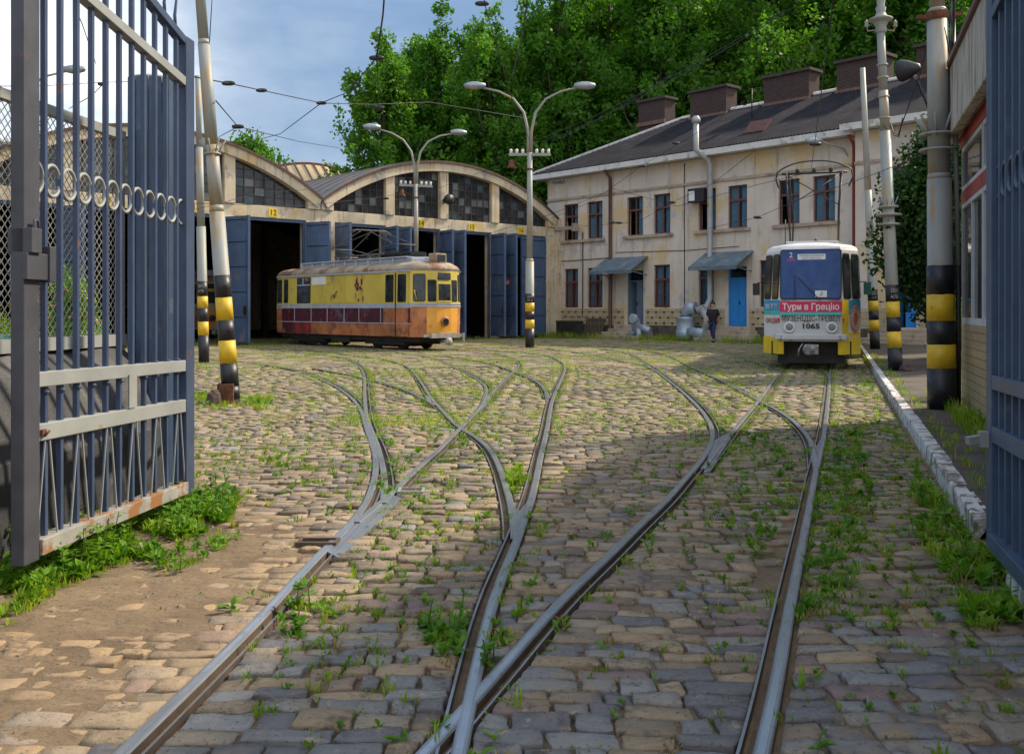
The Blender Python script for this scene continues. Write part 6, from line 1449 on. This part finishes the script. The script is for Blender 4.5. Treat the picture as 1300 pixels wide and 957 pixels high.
t = thing('yellow_bollard', 'small yellow stub post at the corner of depot and office', 'bollard', G(712,428), 0)
b = MB(); b.tube([(0,0,0),(0,0,.30)], .12, 12, 0); b.build('post', M['plate_yellow'], t); b = MB(); b.lathe((0,0,.29), [(.14,0),(.15,.05),(.08,.10),(0,.11)], 12); b.build('cap', M['plate_yellow'], t)
def rock(label, loc, s, seed):
    b = MB(); n_, m2 = 10, 7; rr = random.Random(seed)
    for j in range(m2+1):
        for i in range(n_):
            th, ph = pi*j/m2, 2*pi*i/n_; v = Vector((sin(th)*cos(ph), sin(th)*sin(ph), cos(th))); k = 1+.35*noise.noise(v*1.7+Vector((seed,0,0))); b.v.append((v.x*k*s[0], v.y*k*s[1], v.z*k*s[2]+s[2]*.5))
    for j in range(m2):
        for i in range(n_): b.f.append((j*n_+i,(j+1)*n_+i,(j+1)*n_+(i+1) % n_,j*n_+(i+1) % n_)); b.m.append(0); b.sm.append(False)
    return tag(b.build('rock', M['rock'], None, loc), label, 'rock')
rock('dark angular stone lying left of the leaning pole foot', G(271,513), (.13,.12,.14), 3)
rock('brown stone lying right of the finial pole foot', G(1150,471,.115), (.14,.12,.10), 6)
# switch boxes set in the paving
for i, (px, py, lab) in enumerate(((522,624,'small square iron point box beside the left track switch'),(404,689,'dark open drain slot left of the left track'))):
    p = G(px, py); t = thing('point_box' if i == 0 else 'drain', lab, 'rail fitting', p, 0); b = MB(); w_, d_ = (.10,.09) if i == 0 else (.12,.07)
    for a, c_, e1, f1 in ((-w_,w_,-d_,-d_+.02),(-w_,w_,d_-.02,d_),(-w_,-w_+.02,-d_+.02,d_-.02),(w_-.02,w_,-d_+.02,d_-.02)): b.box(a,c_,e1,f1,-.03,.018)
    b.build('rim', M['rail_side'] if i else M['gate_lit'], t); b = MB(); b.box(-w_+.02,w_-.02,-d_+.02,d_-.02,-.03,.006 if i == 0 else .004); b.build('well', M['groove'] if i == 0 else M['dark'], t)
# ------------------------------------------------------------------ person walking by the ducts
def skinned(name, chains, mat_, parent, subs=1):
    verts, edges, rad = [], [], []; idx = {}
    for ch in chains:
        prev = None
        for nm, p, r_ in ch:
            if nm in idx: k = idx[nm]
            else: k = len(verts); idx[nm] = k; verts.append(p); rad.append(r_)
            if prev is not None: edges.append((prev, k))
            prev = k
    me = bpy.data.meshes.new(name); me.from_pydata(verts, edges, []); me.materials.append(mat_); o = bpy.data.objects.new(name, me); C.objects.link(o)
    s = o.modifiers.new('skin', 'SKIN'); s.use_smooth_shade = True
    for k, r_ in enumerate(rad): me.skin_vertices[0].data[k].radius = (r_, r_) if not isinstance(r_, tuple) else r_
    me.skin_vertices[0].data[0].use_root = True
    ss = o.modifiers.new('sub', 'SUBSURF'); ss.levels = subs; ss.render_levels = subs
    bpy.context.view_layer.update()
    m2 = bpy.data.meshes.new_from_object(o.evaluated_get(bpy.context.evaluated_depsgraph_get())); bpy.data.objects.remove(o)
    m2.materials.clear(); m2.materials.append(mat_); o = bpy.data.objects.new(name, m2); C.objects.link(o)
    for p_ in m2.polygons: p_.use_smooth = True
    if parent: o.parent = parent
    return o
pp = Vector(((905-650)*42.9/1264, 42.9, 0)); pe = thing('person', 'man in black t-shirt and blue jeans walking past the ducts by the office', 'person', pp, radians(55))
# local: faces -y ... walking along -x
arms = []
for s, sw in ((-1,.16),(1,-.12)):
    arms.append([('neck',(0,0,1.36),.065),('sh%d'%s,(0,s*.17,1.34),.062),('el%d'%s,(sw*.6,s*.22,1.08),.045),('wr%d'%s,(sw*1.5-.10,s*.22,.86),.030),('pm%d'%s,(sw*1.6-.12,s*.21,.79),.034)])
    for f in range(4): arms.append([('pm%d'%s,(0,0,0),.03),('f%d%d'%(s,f),(sw*1.6-.135+.018*f,s*.205,.735),.009),('g%d%d'%(s,f),(sw*1.6-.14+.018*f,s*.195,.70-.004*abs(f-1.5)),.008)])
    arms.append([('pm%d'%s,(0,0,0),.03),('t%d'%s,(sw*1.6-.165,s*.205,.775),.010),('u%d'%s,(sw*1.6-.175,s*.20,.745),.009)])
body = skinned('body', [[('pelvis',(0,0,.92),.125),('waist',(0,0,1.08),.12),('chest',(-.01,0,1.26),.14),('neck',(0,0,1.36),.065),('nk2',(-.01,0,1.45),.052),('hd1',(-.02,0,1.53),.078),('hd2',(-.02,0,1.61),.092),('hd3',(-.02,0,1.68),.07)],
  [('pelvis',(0,0,.92),.125),('hl',(-.02,-.09,.86),.092),('kl',(-.14,-.09,.48),.062),('al',(-.12,-.09,.10),.042),('tl',(-.24,-.09,.04),.036)],
  [('pelvis',(0,0,.92),.125),('hr',(.02,.09,.86),.092),('kr',(.08,.09,.48),.062),('ar',(.26,.09,.14),.042),('tr',(.18,.09,.04),.036)]]+arms, M['skin'], pe)
b = MB(); b.lathe((-.115,0,1.60), [(0,-.035),(.014,-.01),(.012,.0),(0,.02)], 8, 0, 'z'); b.v = [(x-.012, y, z) for x, y, z in b.v]
for s in (-1, 1): b.lathe((-.02,s*.088,1.60), [(0,-.03),(.018,0),(0,.03)], 8)
b.build('nose_and_ears', M['skin'], pe)
b = MB()
for s in (-1, 1): b = MB(); b.lathe((-.108,s*.032,1.625), [(0,-.008),(.010,0),(0,.008)], 8); b.build('eye', M['hair'], pe)
b = MB(); b.box(-.108,-.098,-.022,.022,1.548,1.556); b.build('mouth', M['hair'], pe)
skinned('hair', [[('a',(.015,0,1.60),.105),('b',(.015,0,1.68),.12),('c',(-.01,0,1.75),.09)]], M['hair'], pe)
skinned('tshirt', [[('c',(-.01,0,1.27),.20),('m',(0,0,1.10),.195),('w',(0,0,.78),.185)],[('c',(0,0,0),0),('n',(0,0,1.42),.10)],[('c',(0,0,0),0),('sl',(0,-.20,1.36),.095),('el',(.05,-.24,1.12),.085)],[('c',(0,0,0),0),('sr',(0,.20,1.36),.095),('er',(-.04,.24,1.12),.085)]], M['blackcloth'], pe)
skinned('jeans', [[('p',(0,0,.93),.138),('hl',(-.02,-.09,.84),.10),('kl',(-.14,-.09,.48),.076),('al',(-.12,-.09,.12),.062)],[('p',(0,0,.93),.138),('hr',(.02,.09,.84),.10),('kr',(.08,.09,.48),.076),('ar',(.25,.09,.17),.062)]], M['jeans'], pe)
b = MB(); b.tube([(-.08,-.09,.05),(-.20,-.09,.045),(-.28,-.09,.035)], [.055,.05,.035], 8); b.tube([(.27,.09,.11),(.19,.09,.05),(.12,.09,.035)], [.055,.05,.035], 8); b.build('shoes', M['black'], pe)
# ------------------------------------------------------------------ overhead wires
def wire(label, pts, r=.012, knots=(), grp='overhead tram wires'):
    pts = [Vector(p) for p in pts]; b = MB(); b.tube(pts, r, 5)
    o_ = tag(b.build('overhead_wire', M['wire']), label, 'wire', grp)
    for k in knots:
        p = Vector(k); kb_ = MB(); kb_.lathe(p, [(0,-.14),(.035,-.12),(.05,-.05),(.05,.05),(.035,.12),(0,.14)], 8, 0, 'x'); kb_.build('insulator', M['darkmetal'], o_)
    return o_
D1 = 26
wire('span wire from the leaning pole across the sky to the big poplar', [P(247,98,14.8),P(290,106,20),P(332,115,24),P(408,131,D1),P(470,133,D1+2),P(545,130,D1+6),P(665,150,37)], .012, [P(290,106,20),P(332,115,24),P(408,131,D1)])
wire('short wire dropping left from the junction in the sky to the vault', [P(408,131,D1),P(356,170,D1+8),P(300,185,D1+12)], .012, [])
wire('wire climbing right from the sky junction to the hanging feeder', [P(408,131,D1),P(440,118,24),P(478,74,18)], .012)
wire('thick feeder wire hanging from the top edge before the sky', [P(489,-20,16),P(486,20,17),P(478,74,18)], .016, [P(478,74,18)])
wire('thin feeder tail hanging below the thick feeder before the trees', [P(478,74,18),P(480,105,20),P(480,136,24)], .010, [P(481,137,24)])
wire('wire sagging from the leaning pole toward the left vault', [P(274,128,14.8),P(302,161,22),P(380,180,34),P(430,188,44)], .010, [P(302,161,22)])
wire('wire from the sagging wire back to the slim pole', [P(302,161,22),P(278,174,26.4)], .010)
wire('long suspension wire from the top edge down to the first lamp', [P(612,-20,18),P(616,8,19),P(648,120,30),P(672,178,37)], .010, [P(612,5,19)])
wire('curved suspension wire from the top edge beside the first lamp', [P(672,-20,17),P(664,40,20),P(650,100,26)], .014)
for i, (a_, b2, lab) in enumerate((((675,180,37),(1000,12,20),'upper of the service lines from the first lamp up to the right'),((690,181,37),(1020,2,20),'lower of the service lines from the first lamp up to the right'),((700,180,37),(890,66,26),'third service line from the first lamp toward the chimneys'))):
    A_, B3 = P(*a_), P(*b2); wire(lab, [A_.lerp(B3, k/8)-Vector((0,0,.9*(k/8)*(1-k/8))) for k in range(9)], .009)
wire('trolley wire running above the left track toward the depot doors', [P(240,268,22),P(330,245,34),P(400,240,42),P(470,208,47)], .008)
wire('trolley wire crossing before the depot gables', [P(246,258,24),P(380,262,40),P(470,252,43),P(560,238,46),P(660,200,38)], .008, [P(490,252,43)])
wire('trolley wire running low before the office windows', [P(610,300,44),P(700,272,40),P(780,240,36),P(860,262,34),P(960,235,29),P(1032,218,25)], .008, [P(777,282,36)])
wire('trolley wire rising from the depot corner to the office eave', [P(700,277,48),P(752,256,42),P(816,210,38),P(900,160,34),P(1000,90,28),P(1060,20,22)], .008, [P(816,211,38),P(858,182,36)])
wire('lower trolley wire before the office upper windows', [P(740,287,42),P(810,282,38),P(853,257,34),P(905,233,32),P(960,190,30)], .008, [P(853,257,34),P(786,283,38)])
wire('wire running to the pantograph of the white tram', [P(900,290,34),P(962,276,31),P(1010,255,28),P(1100,225,24),P(1190,190,14.5)], .008, [P(962,276,31)])
wire('trolley wire above the white tram toward the top edge', [P(1030,215,25.8),P(1036,170,22),P(1050,60,14),P(1062,-30,10)], .009, [P(1035,183,22)])
wire('wire from the finial pole to the thickest pole', [P(1122,160,21),P(1140,172,20),P(1168,94,15),P(1186,20,13)], .010)
wire('slack loop of cable hanging from the finial pole', [P(1131,158,21),P(1135,172,21),P(1141,174,20.5),P(1146,150,20)], .012)
wire('wire stretched from the far left lamp across the gate bars', [P(-20,110,20),P(60,109,22),P(125,105,24),P(165,104,24),P(240,100,26)], .008, [P(131,107,24)])
wire('slanting wire behind the gate rising to the small clamp', [P(88,138,30),P(116,122,26),P(131,107,24)], .012)
wire('wire hanging down behind the left gate from the top', [P(95,10,18),P(104,30,20),P(122,82,26)], .010)
wire('thin wire dropping beside the slim pole top', [P(270,-10,12),P(268,20,12),P(266,54,12)], .006)
b = MB()
